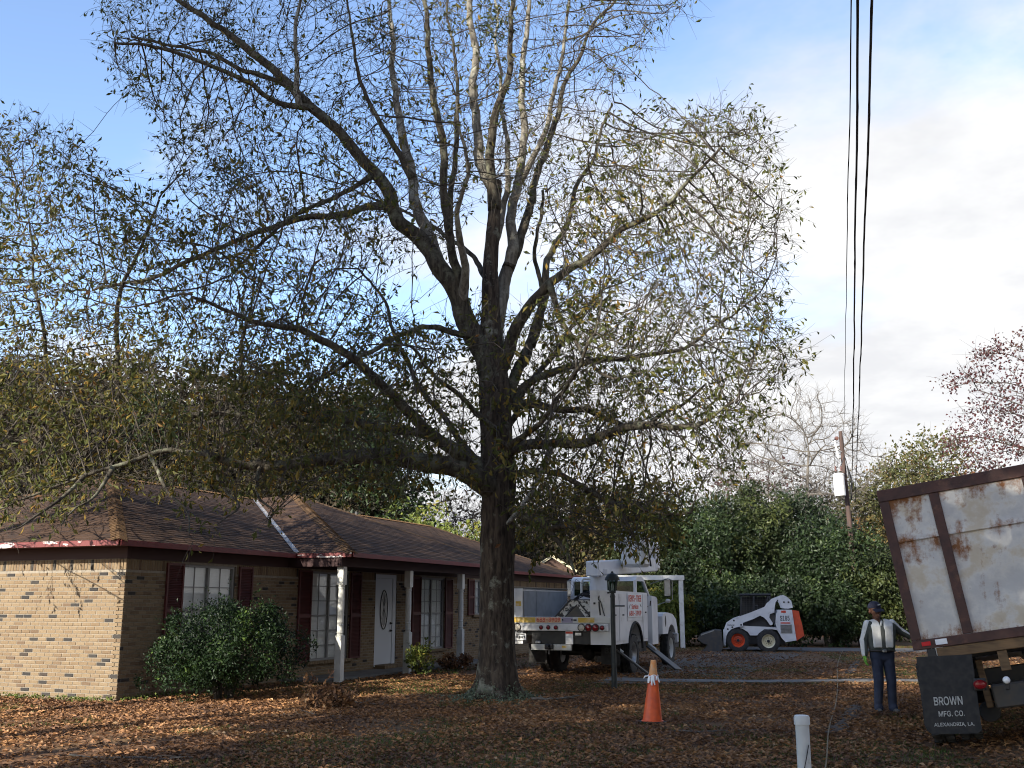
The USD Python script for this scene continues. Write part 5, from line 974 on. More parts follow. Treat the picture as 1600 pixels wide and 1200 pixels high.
arm = [(322, 885), (318, 800), (330, 745), (352, 690), (420, 648), (560, 600), (700, 545), (720, 515), (762, 478), (828, 452), (868, 437), (905, 455), (940, 490), (952, 552), (905, 562), (860, 556), (846, 510), (822, 478), (800, 505), (788, 560), (786, 596), (745, 610), (738, 640), (768, 690), (762, 706), (742, 708), (720, 670), (690, 640), (660, 622), (600, 652), (500, 688), (500, 718), (440, 728), (395, 745), (362, 775), (345, 810), (338, 885)]
for y0, y1 in ((.10, .19), (1.51, 1.60)):
    ar = lp('lift_arm', arm, y0, y1, WH)
    if y0 < 1:
        p = MB()
        for cx, cy in ((875, 503), (915, 503), (483, 706), (403, 728), (362, 745), (420, 668)): x, z = g2([(cx, cy)])[0]; p.lathe([(0, .02), (.03, .018), (.036, 0), (0, 0)], (x, y0, z), (0, -1, 0), 12)
        p.build('pivot_pin', K['dark_steel'], ar); x, z = g2([(362, 716)])[0]; text('arm_lettering', 'Bobcat', (x, y0 - .0005, z), (1, 0, .0), (0, 0, 1), .25, .06, K['black_print'], ar)
        x, z = g2([(832, 668)])[0]; text('model_lettering', 'S185', (x, .0995, z), (1, 0, 0), (0, 0, 1), .35, .185, K['black_print'], lo); m = MB(); x0, z0 = g2([(836, 694)])[0]; x1, z1 = g2([(922, 682)])[0]; m.span((x0, .093, z0), (x1, .099, z1)); x0, z0 = g2([(846, 598)])[0]; x1, z1 = g2([(888, 578)])[0]; m.span((x0, .093, z0), (x1, .099, z1)); m.build('red_decal', K['red_print'], lo)
        m = MB(); x0, z0 = g2([(832, 780)])[0]; x1, z1 = g2([(935, 702)])[0]; m.span((x0, .085, z0), (x1, .0985, z1), .01); k = z0 + .03
        gr = m.build('side_grille', K['steel'], lo); m = MB()
        while k < z1 - .02: m.span((x0 + .02, .078, k), (x1 - .02, .0845, k + .012)); k += .03
        m.build('grille_bars', K['dark_steel'], gr)
lp('arm_link', [(786, 470), (812, 462), (828, 490), (800, 520), (795, 690), (780, 690), (778, 520)], .24, .30, K['black_metal']); lp('lift_cylinder', [(740, 625), (765, 600), (815, 640), (808, 690), (790, 700), (745, 670)], .22, .3, K['dark_steel'])
lp('inner_side', [(500, 700), (640, 632), (700, 640), (745, 712), (760, 728), (500, 716)], .335, .40, K['black_metal']); lp('inner_side', [(500, 700), (640, 632), (700, 640), (745, 712), (760, 728), (500, 716)], 1.30, 1.365, K['black_metal'])
ca = MB(); R2 = lambda cx, cy: ((cx - 585) / 242, (950 - cy) / 242)
x0, z0 = R2(482, 445); x1, z1 = R2(768, 424); ca.span((x0, .40, z0), (x1, 1.30, z1), .03)
for yy in (.43, 1.27):
    for a_, b_ in (((500, 445), (482, 640)), ((610, 445), (606, 600)), ((755, 445), (745, 540)), ((740, 445), (700, 600)), ((482, 640), (700, 600))): p, q = R2(*a_), R2(*b_); ca.bar((p[0], yy, p[1]), (q[0], yy, q[1]), .05, .05)
cab_ = ca.build('cab_frame', K['black_metal'], lo)
for yy in (.44, 1.26):
    sc = MB()
    for k in range(11): t = k / 10; x = R2(500 + 240 * t, 0)[0]; sc.bar((x, yy, R2(0, 445)[1]), (x - .03, yy, R2(0, 625 - 60 * t)[1]), .008, .008)
    for k in range(8): z = R2(0, 455 + 20 * k)[1]; sc.bar((R2(497, 0)[0], yy, z), (R2(745 - 6 * k, 0)[0], yy, z), .008, .008)
    sc.build('side_screen', K['dark_steel'], cab_)
lp('cab_back', [(700, 600), (760, 448), (768, 448), (745, 600)], .5, 1.2, K['black_metal'], cab_); lp('cab_side', [(505, 450), (750, 450), (735, 570), (490, 640)], 1.28, 1.29, K['black_metal'], cab_); s_ = MB(); s_.span((-.25, .62, .95), (.25, 1.08, 1.05), .04); s_.span((.15, .62, 1.05), (.30, 1.08, 1.75), .04); s_.build('seat', K['rubber'], lo)
bu = [(82, 832), (112, 792), (240, 752), (300, 758), (312, 905), (292, 948), (112, 955), (108, 948), (270, 938), (290, 890), (285, 790), (240, 775), (120, 812), (100, 845)]
b_ = lp('bucket', bu, -.10, 1.80, K['dark_steel']); lp('bucket_side', [(82, 832), (112, 792), (240, 752), (300, 758), (312, 905), (292, 948), (112, 955), (180, 885), (130, 870)], -.13, -.101, K['dark_steel'], b_); lp('bucket_side', [(82, 832), (112, 792), (240, 752), (300, 758), (312, 905), (292, 948), (112, 955), (180, 885), (130, 870)], 1.801, 1.83, K['dark_steel'], b_)
lp('bucket_edge', [(118, 792), (238, 752), (240, 760), (120, 802)], -.142, -.131, K['steel'], b_); lp('quick_coupler', [(318, 750), (345, 770), (340, 900), (318, 900)], .25, 1.45, WH)

# --- dump-bodied truck leaning on the roadside bank
MD = frame((5.30, 13.66, 0), DA); dt = thing('dump_truck', 'rusty steel box-bodied truck leaning on the roadside bank at the right edge, seen from behind', 'truck', MD); inv = np.linalg.inv(MD)
def pose(o, yaw, pitch, roll):
    f = np.array([math.sin(yaw), math.cos(yaw), 0]); x = np.array([math.cos(yaw), -math.sin(yaw), 0]); z = np.array([0, 0, 1.0]); f2 = f * math.cos(pitch) + z * math.sin(pitch); z2 = z * math.cos(pitch) - f * math.sin(pitch)
    M = np.eye(4); M[:3, 0] = x * math.cos(roll) + z2 * math.sin(roll); M[:3, 1] = f2; M[:3, 2] = z2 * math.cos(roll) - x * math.sin(roll); M[:3, 3] = o; return M
BB = inv @ pose((4.92, 13.1, 1.20), DA, math.radians(-2), math.radians(8.6)); CH = inv @ pose((5.30, 13.66, .0), DA, 0, math.radians(9.5)); RF = K['rust_frame']; BW, BLN, BH = 2.42, 4.6, 2.0
def bp(name, spans, m, parent=dt, bev=.006, M=BB):
    q = MB()
    for a, b in spans: q.span(a, b, bev)
    return xf(q, M).build(name, m, parent)
bp('bottom_rail', [((0, 0, 0), (BW, .09, .115))], RF); bp('top_rail', [((-.005, -.004, BH - .15), (BW + .005, .10, BH))], RF)
for x in (0, .60, 1.68, BW - .12): bp('post', [((x, .002, .118), (x + .118, .085, BH - .152))], RF)
rgp = np.random.default_rng(31)
def panel(x0, x1, z0, z1, y, seed):
    n, k = 14, 14; X, Zz = np.meshgrid(np.linspace(x0, x1, n), np.linspace(z0, z1, k)); b = (meshkit.fbm(np.stack([X * 1.6, Zz * 1.6, 0 * X + seed], -1), 3, seed) - .5) * .07; b *= np.clip(np.minimum(X - x0, x1 - X) * 8, 0, 1) * np.clip(np.minimum(Zz - z0, z1 - Zz) * 8, 0, 1)
    i, j = np.meshgrid(np.arange(k - 1), np.arange(n - 1), indexing='ij'); F_ = np.stack([i * n + j, i * n + j + 1, (i + 1) * n + j + 1, (i + 1) * n + j], -1).reshape(-1, 4)
    q = MB().add(np.stack([X, y + b, Zz], -1).reshape(-1, 3), F_).add(np.stack([X, y + b + .006, Zz], -1).reshape(-1, 3), F_[:, ::-1]); return xf(q, BB).build('panel', K['galv_panel'], dt, smooth=True, tint=np.tile(np.clip(1 - np.minimum(Zz - z0, (z1 - Zz) * .45) / .22, 0, 1).ravel(), 2))
for k, (x0, x1) in enumerate(((.10, .61), (.71, 1.69), (1.79, BW - .11))): panel(x0, x1, .10, 1.33, .045, 3 + k); panel(x0, x1, 1.315, BH - .14, .022, 9 + k)
for y0 in (.12, 1.25, 2.4, 3.5): 
    for x in (-.0, BW - .08): bp('side_post', [((x, y0, .02), (x + .08, y0 + .1, BH - .02))], RF)
bp('side_wall', [((.02, .1, .02), (.05, BLN, BH - .03)), ((BW - .05, .1, .02), (BW - .02, BLN, BH - .03)), ((.05, BLN - .04, .02), (BW - .05, BLN, BH - .03))], K['galv_panel'], bev=0); bp('side_rail', [((-.004, .101, BH - .1), (.08, BLN, BH - .002)), ((BW - .08, .101, BH - .1), (BW + .004, BLN, BH - .002)), ((-.004, .1, 0), (.08, BLN, .1)), ((BW - .08, .1, 0), (BW + .004, BLN, .1))], RF); bp('floor', [((.06, .1, .01), (BW - .06, BLN - .05, .06))], RF, bev=0)
bp('reflector', [((.11, -.008, .035), (.215, -.002, .085))], K['reflector_red'], bev=.002)
for x in (.27, 1.30): bp('reflector', [((x, -.008, .030), (x + .135, -.002, .095))], K['reflector_white'], bev=.002)
bp('under_beam', [((.26, .01, -.125), (BW - .2, .12, -.004))], K['wood_frame']); bp('beam_end', [((.15, .005, -.10), (.25, .1, -.005))], K['black_metal'])
for x in (.92, 1.5): bp('hanger', [((x, .02, -.36), (x + .11, .10, -.128))], K['wood_frame'])
bp('chassis', [((.62, .1, .62), (.74, 6.6, .86)), ((1.45, .1, .62), (1.57, 6.6, .86)), ((.3, .35, .98), (1.9, 4.4, 1.06)), ((.62, .1, .64), (1.57, .2, .84))], K['black_metal'], M=CH, bev=.01); bp('hitch_box', [((.82, -.50, .40), (1.6, -.16, .68))], K['dark_steel'], M=CH, bev=.02); bp('hitch_bracket', [((.72, -.42, .42), (.80, -.30, .98))], K['wood_frame'], M=CH, bev=.01)
q = MB(); q.lathe([(0, -.08), (.11, -.07), (.125, 0), (.11, .06), (0, .08)], (.74, -.2, .36), (0, 1, 0), 18); xf(q, CH).build('air_chamber', K['black_metal'], dt, smooth=40)
q = MB(); q.cyl((.1, .42, .5), (2.1, .42, .5), .08); xf(q, CH).build('axle', K['black_metal'], dt)
for x, a in ((.13, (-1, 0, 0)), (.46, (-1, 0, 0)), (1.75, (1, 0, 0)), (2.08, (1, 0, 0)), ): wheel(dt, (x, .42, .5), .5, .27, 'steel', .29, a, M=CH)
for x, a in ((.2, (-1, 0, 0)), (2.0, (1, 0, 0))): wheel(dt, (x, 5.7, .5), .5, .27, 'steel', .29, a, M=CH)
bp('cab', [((.15, 4.75, .7), (2.05, 6.2, 1.5)), ((.2, 4.78, 1.5), (2.0, 5.9, 2.3)), ((.45, 6.21, .75), (1.75, 7.3, 1.5))], K['truck_white'], M=CH, bev=.08); bp('cab_window', [((.19, 4.95, 1.6), (.199, 5.7, 2.15)), ((2.001, 4.95, 1.6), (2.01, 5.7, 2.15))], K['black_metal'], M=CH, bev=0)
# the mud flap hangs plumb behind the left wheels
fx = np.array([math.cos(DA), -math.sin(DA), 0]); fo = np.array([4.873, 13.1, 0]) - np.array([math.sin(DA), math.cos(DA), 0]) * -.02; tl = math.radians(4); ex = fx * math.cos(tl) + np.array([0, 0, math.sin(tl)]); ez = np.array([0, 0, math.cos(tl)]) - fx * math.sin(tl) * .6
FM = np.eye(4); FM[:3, 0] = ex; FM[:3, 2] = ez; FM[:3, 1] = np.cross(ez, ex); FM[:3, 3] = fo; FM = inv @ FM
fl = xf(MB().prism([(.115, 1.12), (.115, .33), (.145, .25), (.20, .215), (.70, .215), (.745, .25), (.745, 1.12)], (0, 0, 0), (1, 0, 0), (0, 0, 1), -.012), FM).build('mud_flap', K['rubber'], dt)
for s_, x, w_, z, h_ in (('BROWN', .255, .32, .545, .10), ('MFG. CO.', .29, .29, .415, .065), ('ALEXANDRIA, LA.', .225, .45, .295, .05)): text('flap_lettering', s_, (x, -.001, z), (1, 0, 0), (0, 0, 1), w_, h_, K['flap_print'], fl, M=FM)
q = MB(); q.lathe([(0, .05), (.045, .045), (.06, .02), (.06, 0), (0, 0)], (0, 0, 0), (0, -1, 0), 18); q.v[-1] = q.v[-1] * (1.25, 1, .9) + (.79, -.03, .77); xf(q, FM).build('tail_light', K['red_lens'], dt, smooth=40); q = MB().span((.72, -.028, .70), (.86, .02, .84), .01); xf(q, FM).build('light_bracket', K['black_metal'], dt)
q = MB(); q.lathe([(0, .05), (.03, .04), (.042, .02), (.042, 0), (0, 0)], (1.08, -.12, .815), (0, -1, 0), 16); xf(q, FM).build('work_light', K['reflector_white'], dt, smooth=40); q = MB().span((1.05, -.119, .70), (1.11, -.05, .84), .01); xf(q, FM).build('light_stalk', K['black_metal'], dt)

# ---------------------------------------------------------------- street furniture, rope, pipe, cone
P_ = lambda x, y: np.array([x, y, float(gh(x, y))])
c = thing('traffic_cone', 'tall faded orange traffic cone with a white rag tied near its top', 'traffic cone', frame((2.12, 16.38, gh(2.12, 16.38))))
MB().box((0, 0, .02), (.36, .36, .04), .012, R=np.array([[.9, -.43, 0], [.43, .9, 0], [0, 0, 1]])).build('base', K['rubber'], c); lean = .045
def conering(z0, z1, extra, n=10): return [(.150 + (.038 - .150) * (z - .03) / .90 + extra, z) for z in np.linspace(z0, z1, n)]
def sheared(mb):
    for k in range(len(mb.v)): mb.v[k] = mb.v[k] + mb.v[k][:, 2:] * [lean, 0, 0]
    return mb
sheared(MB().lathe([(.168, .03), (.168, .045)] + conering(.05, .72, 0) , sides=32)).build('cone_body', K['cone_orange'], c, smooth=40); sheared(MB().lathe(conering(.715, .925, .002, 6) + [(.028, .93), (.026, .90), (0, .90)], sides=32)).build('cone_tip', K['cone_top'], c, smooth=40)
rg = np.random.default_rng(4); m = MB(); zc = .70; rr = .150 - .112 * (zc - .03) / .9; a = np.linspace(0, 6.283, 26); m.tube(np.column_stack([(rr + .007) * np.cos(a), (rr + .007) * np.sin(a), zc + .012 * np.sin(3 * a)]), .008, 6)
for k in range(7):
    q = -1.57 + rg.uniform(-1.1, .9); L = rg.uniform(.05, .14); d = np.array([math.cos(q), math.sin(q), 0]); m.tube([d * (rr + .014) + (0, 0, zc), d * (rr + .022 + L * .06) + (0, 0, zc - L * .5), d * (rr + .026 + L * .12) + (rg.normal(0, .01), 0, zc - L)], [.012, .016, .008], 5)
m.tube([(-rr - .01, -.02, zc), (-rr - .06, -.03, zc - .01), (-rr - .08, -.03, zc - .04)], [.01, .012, .006], 5); sheared(m).build('tied_rag', K['white_print'], c)

l = thing('lamp_post', 'dark green garden lamp post with a lantern in front of the bucket truck', 'lamp post', frame((2.17, 22.81, gh(2.17, 22.81))))
MB().lathe([(0, -.1), (.062, -.1), (.062, .35), (.052, .40), (.050, 1.90), (.06, 1.92), (.045, 1.98), (.035, 2.0), (0, 2.0)], sides=16).build('post', K['lamp_green'], l, smooth=40); MB().tube([(-.03, 0, 1.73), (.24, 0, 1.73)], .016, 8).lathe([(0, -.012), (.024, 0), (0, .012)], (.25, 0, 1.73), (1, 0, 0), 8).build('ladder_rest', K['lamp_green'], l)
la = MB(); la.lathe([(0, 2.0), (.07, 2.0), (.075, 2.03), (.06, 2.05), (0, 2.05)], sides=8)
for k in range(8): q = 2 * math.pi * k / 8; d = np.array([math.cos(q), math.sin(q), 0]); la.bar(d * .065 + (0, 0, 2.04), d * .115 + (0, 0, 2.28), .014, .014)
la.lathe([(.16, 2.27), (.165, 2.285), (.145, 2.34), (.10, 2.40), (.03, 2.43), (.02, 2.46), (0, 2.47)], sides=20); ln = la.build('lantern', K['lamp_green'], l); MB().lathe([(.058, 2.05), (.108, 2.275)], sides=8).build('lantern_glass', K['cab_glass'], ln); MB().lathe([(0, 2.06), (.02, 2.06), (.032, 2.14), (.02, 2.2), (0, 2.21)], sides=10).build('bulb', K['white_print'], ln, smooth=40)

p0 = at(1257, 1200, 9.2); v = thing('vent_pipe', 'white capped plastic pipe standing upright in the foreground leaves', 'pipe', frame((p0[0], 9.2, 0)))
MB().lathe([(0, -.2), (.057, -.2), (.057, .80), (0, .80)], sides=28).build('pipe', K['pvc'], v, smooth=40); MB().lathe([(.0585, .755), (.066, .757), (.066, .815), (.058, .832), (0, .838)], sides=28).build('cap', K['pvc'], v, smooth=40)
MB().tube(spline([(.03, -.062, .60), (.005, -.064, .50), (-.028, -.062, .36), (-.045, -.055, .18), (-.05, -.06, -.05)], 8), .004, 5).build('wire', K['wire'], v)
rp = thing('pull_rope', 'long tan rope lying across the lawn from the pipe towards the hedge', 'rope'); q = np.array([(p0[0] + .09, 9.2), (3.45, 12.0), (4.5, 15.4), (5.95, 19.8), (7.45, 24.6), (9.1, 30.0), (10.9, 35.6), (12.7, 41.0)]); z = gh(q[:, 0], q[:, 1]) + .045; z[0] = .12
MB().tube(spline(np.column_stack([q, z]), 14), .009, 6).build('strand', K['rope'], rp)

PB_, PT_ = np.array([15.06, 45.95, -.3]), at(1313, 674, 45.95); up_ = thing('utility_pole', 'weathered brown wooden utility pole with transformer rising out of the hedge', 'utility pole'); D_ = PT_ - PB_; on = lambda z: PB_ + D_ * (z - PB_[2]) / D_[2]
n = 30; pts = np.array([PB_ + D_ * k / (n - 1) for k in range(n)]); MB().tube(pts, np.linspace(.135, .085, n), 14).build('pole', K['pole_wood'], up_, smooth=40)
tc = at(1311.5, 758, 45.5); MB().lathe([(0, -.48), (.22, -.48), (.24, -.45), (.24, .42), (.255, .43), (.255, .47), (.18, .52), (0, .55)], tc, (D_ / np.linalg.norm(D_)), 22).build('transformer', K['transformer'], up_, smooth=40)
m = MB(); zt = tc[2]
for z in (zt - .3, zt + .35): m.bar(on(z), (tc[0], tc[1], z), .07, .06)
m.build('mount', K['dark_steel'], up_); m = MB()
for k in (-1, 1): m.lathe([(.0, .6), (.05, .62), (.03, .68), (.055, .72), (.03, .78), (.045, .82), (0, .86)], tc + (k * .12, 0, 0), (0, 0, 1), 10)
m.lathe([(0, -.09), (.08, -.08), (.1, 0), (.08, .08), (0, .09)], on(PT_[2] - .32) + (-.2, 0, 0), (0, 1, 0), 12); m.build('insulator', K['ceramic'], up_)
fc = at(1305, 706, 45.7); m = MB(); m.bar(fc + (0, 0, .42), fc + (.12, 0, -.28), .05, .09); m.bar(fc + (-.1, 0, .45), fc + (.05, 0, .5), .03, .03); m.bar(fc + (.1, 0, -.3), fc + (.16, 0, -.25), .05, .05); m.bar(fc + (.12, 0, .1), on(fc[2]), .04, .04); m.build('fuse_cutout', K['transformer'], up_)
m = MB(); m.tube([on(PT_[2] - .3) + (-.2, 0, .05), fc + (-.1, 0, .45)], .012, 5); m.tube(spline([fc + (.1, 0, -.3), fc + (.05, 0, -.7), tc + (-.12, 0, .85)], 5), .012, 5); m.tube(spline([on(zt + .9) + (.15, 0, 0), on(zt + .2) + (.28, 0, 0), on(zt - .6) + (.18, 0, 0)], 5), .035, 6); m.tube(spline([tc + (.12, 0, .86), on(zt + 1.2) + (.05, -.2, 0), at(1331, 775, 45.8)], 5), .02, 5); m.build('jumper_wire', K['wire'], up_)
for (ua, va, ub, sagm, r, lab) in ((1331, 776, 1337, .30, .013, 'left one of two thick black cables hanging down the sky to the pole'), (1336, 782, 1357, .38, .013, 'right one of two thick black cables hanging down the sky to the pole'), (1318, 700, 1329, .1, .007, 'thin faint wire left of the two thick cables')):
    A_, B_ = at(ua, va, 45.8), at(ub, 0, 9.0); B2 = B_ + (B_ - A_) / np.linalg.norm(B_ - A_) * 22; t = np.linspace(0, 1, 60)[:, None]; p = A_ + (B2 - A_) * t; p[:, 2] -= 4 * sagm * (t * (1 - t))[:, 0]; p += np.stack([meshkit.noise(np.stack([t[:, 0] * 40, t[:, 0] * 0 + k, t[:, 0] * 0], 1)) - .5 for k in (1, 2, 3)], 1) * .02
    w_ = thing('power_cable', lab, 'cable'); MB().tube(p, r, 6).build('strand', K['wire'], w_)
    if r > .01: MB().tube(p + np.stack([np.sin(t[:, 0] * 260), 0 * t[:, 0], np.cos(t[:, 0] * 260)], 1) * r * .9, r * .45, 5).build('bearer_wire', K['wire'], w_)

g_ = thing('carport_frame', 'plain white goalpost-shaped timber frame standing before the hedge right of the truck', 'frame'); b_ = at(1067, 1010, 44.2); a_ = at(925, 1010, 44.2); zt = at(1067, 899, 44.2)[2]; W8 = K['white_paint']
MB().span((b_[0] - .09, 44.12, -.1), (b_[0] + .09, 44.30, zt - .201), .01).build('post', W8, g_); MB().span((a_[0] - .09, 44.12, -.1), (a_[0] + .09, 44.30, zt - .201), .01).build('post', W8, g_); MB().span((a_[0] - .14, 44.1, zt - .2), (b_[0] + .14, 44.32, zt), .01).build('beam', W8, g_)
MB().span((b_[0] - .35, 44.5, 0), (b_[0] - .11, 44.9, .55), .02).build('low_box', K['concrete'], g_)
s_ = thing('garden_shed', 'small brown shed with a pale sunlit gable trim seen past the bucket truck', 'shed', frame((at(863, 900, 54)[0], 54, 0)))
MB().prism([(-1.1, 0), (1.1, 0), (1.1, 3.45), (0, 4.1), (-1.1, 3.45)], (0, 0, 0), (1, 0, 0), (0, 0, 1), -3).build('wall', plain('shed_wall', (.07, .04, .03), .9), s_); m = MB(); m.bar((-1.25, -.06, 3.42), (0, -.06, 4.2), .05, .12); m.bar((1.25, -.06, 3.42), (0, -.06, 4.2), .05, .12); m.build('gable_trim', K['cream_paint'], s_)
MB().span((.62, -.5, 0), (.76, -.36, 3.2), .01).span((.4, -.52, 3.2), (1.0, -.3, 3.34), .01).build('porch_post', K['cream_paint'], s_); m = MB(); m.add(np.array([(-1.3, -.15, 3.43), (0, -.15, 4.24), (0, 3.1, 4.24), (-1.3, 3.1, 3.43)]), [(0, 1, 2, 3)]); m.add(np.array([(1.3, -.15, 3.43), (0, -.15, 4.24), (0, 3.1, 4.24), (1.3, 3.1, 3.43)]), [(0, 3, 2, 1)]); m.build('roof', K['asphalt'], s_)

# ---------------------------------------------------------------- the person beside the truck
def flesh(bones, edge=.028, smooth=6):
    """Joined tapering limbs: each bone is the hull of spheres (x, y, z, r)."""
    parts = []
    for b in bones: parts.append(m3.Manifold.batch_hull([m3.Manifold.sphere(s[3], 14).translate(list(map(float, s[:3]))) for s in b]))
    m = m3.Manifold.batch_boolean(parts, m3.OpType.Add).refine_to_length(edge).to_mesh(); t = trimesh.Trimesh(m.vert_properties[:, :3], m.tri_verts, process=True)
    return trimesh.smoothing.filter_taubin(t, iterations=smooth)
pe = thing('person', 'person in navy cap, white and dark jacket and jeans, reaching towards the dump truck', 'person', frame((6.23, 18.0, gh(6.23, 18.0))))
SH, HP = 1.46, .98
Ls, Le, Lw = (-.215, .0, 1.44), (-.30, .02, 1.17), (-.315, -.05, .92); Rs, Re, Rw = (.205, .02, 1.45), (.36, .10, 1.33), (.54, .16, 1.235)
head = [[(-.075, -.015, 1.69, .092), (-.075, .02, 1.69, .095), (-.07, -.03, 1.645, .078)], [(-.07, -.03, 1.645, .072), (-.05, -.055, 1.58, .048), (-.065, -.03, 1.60, .06)], [(-.045, .01, 1.46, .062), (-.062, .0, 1.60, .055)], [(-.045, -.115, 1.645, .010), (-.035, -.128, 1.618, .015)], [(-.165, .0, 1.645, .016), (-.163, .005, 1.62, .012)], [(.022, .0, 1.645, .016), (.02, .005, 1.62, .012)], [(-.045, -.098, 1.585, .016), (-.04, -.098, 1.578, .016)]]
core = [[(-.17, 0, 1.42, .06), (.17, 0, 1.42, .06), (-.045, .01, 1.46, .06)], [(-.13, 0, 1.36, .085), (.13, 0, 1.36, .085), (-.10, 0, 1.0, .09), (.10, 0, 1.0, .09)], [(*Ls, .045), (*Le, .036)], [(*Le, .036), (*Lw, .026)], [(*Rs, .045), (*Re, .036)], [(*Re, .036), (*Rw, .026)]] + [[(s * .095, 0, .95, .085), (s * .105, 0, .52, .055)] for s in (-1, 1)] + [[(s * .105, 0, .52, .055), (s * .115, .02, .09, .04)] for s in (-1, 1)]
def hand(w, d, side, spread, curl, r0=.0092):
    """Palm, four unequal bent fingers and a thumb; w wrist, d pointing direction, side across the palm, spread = palm normal."""
    w, d, side, nrm = np.array(w), unit(d), unit(side), unit(spread); b = [[(*(w), .026), (*(w + d * .03), .027)], [(*(w + d * .02 - side * .022), .017), (*(w + d * .02 + side * .022), .017), (*(w + d * .088 - side * .032), .0135), (*(w + d * .09 + side * .030), .0135)]]
    for k, (o, L) in enumerate(((-.031, .066), (-.011, .078), (.010, .074), (.030, .058))):
        p = w + d * .088 + side * o; q1 = p + unit(d + nrm * curl * .5 + side * o * 1.5) * L * .45; q2 = q1 + unit(d + nrm * curl * 1.3) * L * .32; q3 = q2 + unit(d * .7 + nrm * curl * 2) * L * .25
        b += [[(*p, r0 + .001), (*q1, r0)], [(*q1, r0), (*q2, r0 - .0008)], [(*q2, r0 - .0008), (*q3, r0 - .0018)]]
    p = w + d * .03 - side * .032; q1 = p + unit(d * .7 - side * .75 + nrm * .3) * .042; q2 = q1 + unit(d - side * .15 + nrm * .5) * .03; return b + [[(*p, .013), (*q1, .0105)], [(*q1, .0105), (*q2, .009)]]
HL = hand(Lw, (.08, -.05, -1), (0, -1, 0), (1, 0, 0), .45); HR = hand(Rw, (.85, .25, -.45), (-.2, -.5, -.6), (.2, .6, -.6), .35)
obj('body', flesh(head + core + HR, .012, 4), K['skin'], pe, smooth=True); obj('glove', flesh([[(a[0], a[1], a[2], a[3] + .003) for a in b] for b in HL] + [[(*Lw, .034), (*(np.array(Lw) + (.003, 0, .05)), .034)]], .006, 4), K['glove_green'], pe, smooth=True)
e_ = MB()
for x in (-.085, -.018): e_.mesh(trimesh.creation.icosphere(2, .0085), np.array([[1, 0, 0, x], [0, 1, 0, -.104 if x > -.05 else -.098], [0, 0, 1, 1.652], [0, 0, 0, 1]]))
e_.build('eyes', K['black_print'], pe, smooth=True)
m = MB(); s = trimesh.creation.icosphere(3, 1.0); v = np.asarray(s.vertices); v = v[:, :] * (.108, .122, .105) + (-.075, .005, 1.715); k = v[:, 2] < 1.70; v[k, 2] = 1.70 - (1.70 - v[k, 2]) * .05; m.add(v, s.faces); cp = m.build('cap', K['cap_navy'], pe, smooth=50)
bd = unit([.45, -1, 0]); bs = np.array([-bd[1], bd[0], 0]); o_ = np.array([-.075, .0, 1.70]); t = np.linspace(-1.15, 1.15, 15); rows = []
for k, (r, dz) in enumerate(((.098, .0), (.15, -.012), (.195, -.045))): rows.append(o_ + np.stack([bd * r * math.cos(a * (.95 if k == 0 else .80)) * (1 if k else 1) + bs * (.104 if k == 0 else .112 if k == 1 else .095) * math.sin(a) for a in t]) + np.column_stack([0 * t, 0 * t, dz - .022 * (t / 1.15) ** 2]))
v = np.vstack(rows + [r - (0, 0, .006) for r in rows]); f = []
for L_ in (0, 3):
    for r in (0, 1):
        for k in range(14): a = (L_ + r) * 15 + k; f.append((a, a + 1, a + 16, a + 15))
for k in range(14): f.append((30 + k, 31 + k, 76 + k, 75 + k))
MB().add(v, f).build('bill', K['cap_navy'], cp, smooth=True)
bn = np.array([-.075, .005, 1.752]) + bd * .105; MB().tube(spline([bn - bs * .034 + (0, 0, -.004), bn + bd * .006 + (0, 0, .003), bn + bs * .036 + (0, 0, .008)], 4), [.003, .006, .007, .007, .007, .007, .007, .006, .003], 5).build('cap_mark', K['white_print'], cp)
obj('jacket', flesh([[(-.165, .01, 1.41, .08), (.165, .01, 1.41, .08), (-.05, .02, 1.455, .07)], [(-.16, 0, 1.36, .10), (.16, 0, 1.36, .10), (-.115, 0, 1.06, .105), (.115, 0, 1.06, .105)], [(-.115, 0, 1.06, .11), (.115, 0, 1.06, .11)]], .02, 5), K['jacket_dark'], pe, smooth=True)
def off(p, d): return tuple(np.array(p) + d)
for nm_, a, b_, c_ in (('sleeve', Ls, Le, Lw), ('sleeve', Rs, Re, Rw)): obj(nm_, flesh([[(*a, .068), (*b_, .055)], [(*b_, .060), (*(np.array(b_) + (np.array(c_) - b_) * .92), .046)]], .016, 5), K['jacket_white'], pe, smooth=True)
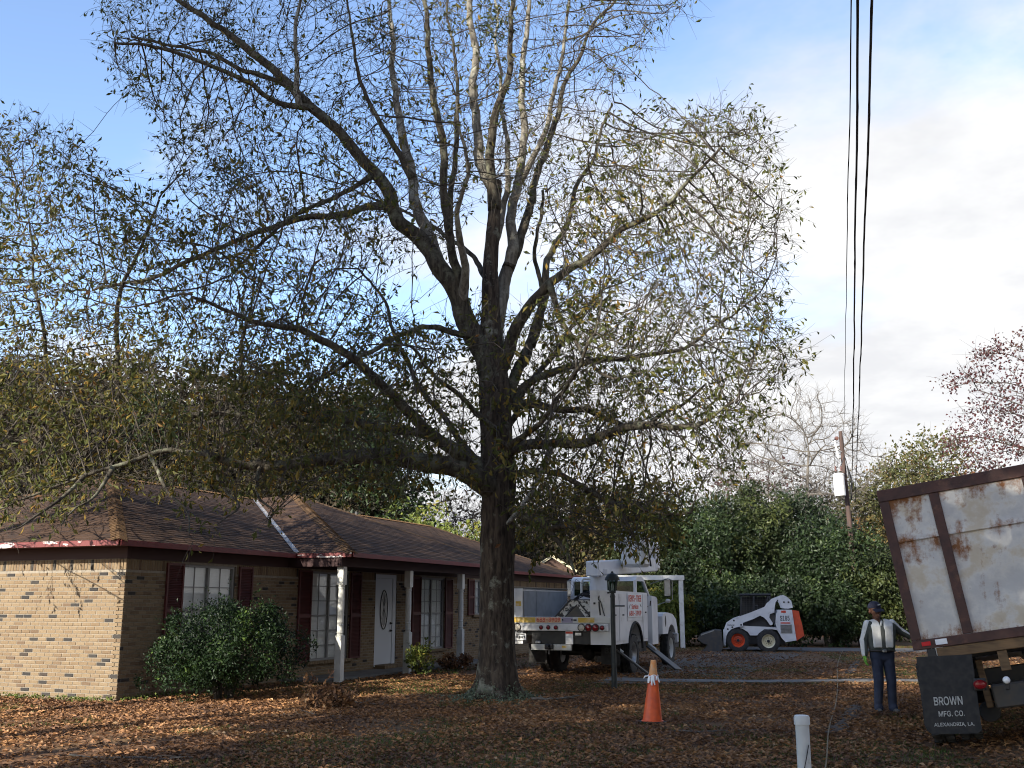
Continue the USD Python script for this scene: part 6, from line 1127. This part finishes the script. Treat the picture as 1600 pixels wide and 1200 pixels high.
for a, b_, c_, d in ((Ls, Le, Lw, np.array([.022, -.018, -.006])), (Rs, Re, Rw, np.array([-.006, -.02, -.026]))): obj('sleeve_stripe', flesh([[(*off(a, d * 1.3), .060), (*off(b_, d), .050)], [(*off(b_, d), .050), (*off(np.array(b_) + (np.array(c_) - b_) * .9, d * .5), .042)]], .016, 5), K['jacket_dark'], pe, smooth=True)
for s in (-1, 1): obj('jacket_front', flesh([[(s * .050, -.088, 1.40, .024), (s * .160, -.080, 1.40, .026), (s * .040, -.098, 1.07, .020), (s * .145, -.090, 1.07, .022)], [(s * .050, -.088, 1.40, .024), (s * .160, -.080, 1.40, .026), (s * .175, .0, 1.465, .038), (s * .075, -.01, 1.50, .028)]], .016, 5), K['jacket_white'], pe, smooth=True)
obj('shirt', flesh([[(-.04, -.062, 1.42, .03), (-.02, -.080, 1.34, .034), (.02, -.080, 1.34, .034), (-.02, -.086, 1.05, .032), (.02, -.086, 1.05, .032)]], .016, 4), K['shirt_dark'], pe, smooth=True); obj('collar', flesh([[(-.10, -.035, 1.475, .02), (-.055, -.088, 1.42, .016)], [(.012, -.035, 1.475, .02), (-.02, -.088, 1.42, .016)], [(-.105, .0, 1.48, .02), (-.10, -.035, 1.475, .02)], [(.02, .0, 1.48, .02), (.012, -.035, 1.475, .02)]], .012, 3), K['jacket_white'], pe, smooth=True)
obj('jeans', flesh([[(-.105, 0, .99, .095), (.105, 0, .99, .095), (-.10, .01, .90, .105), (.10, .01, .90, .105)]] + [[(s * .092, .01, .90, .100), (s * .105 + .01, -.02, .50, .080)] for s in (-1, 1)] + [[(s * .105 + .01, -.02, .50, .080), (s * .118, .02, .13, .068)] for s in (-1, 1)] + [[(s * .118, .02, .13, .066), (s * .120, .0, .08, .076)] for s in (-1, 1)], .02, 5), K['denim'], pe, smooth=True)
a = np.linspace(0, 2 * np.pi, 40); bl = MB(); bl.tube(np.column_stack([.212 * np.cos(a), .118 * np.sin(a) * (1.0), 0 * a + 1.0]), .017, 8); be = bl.build('belt', K['leather'], pe, smooth=True); MB().box((-.0, -.135, 1.0), (.07, .014, .045), .006).build('buckle', K['steel'], be)
for s in (-1, 1): obj('shoe', flesh([[(s * .125, .05, .045, .045), (s * .13, -.03, .05, .045)], [(s * .13, -.03, .04, .04), (s * .145, -.15, .035, .033)]], .014, 3), K['shoe'], pe, smooth=True)
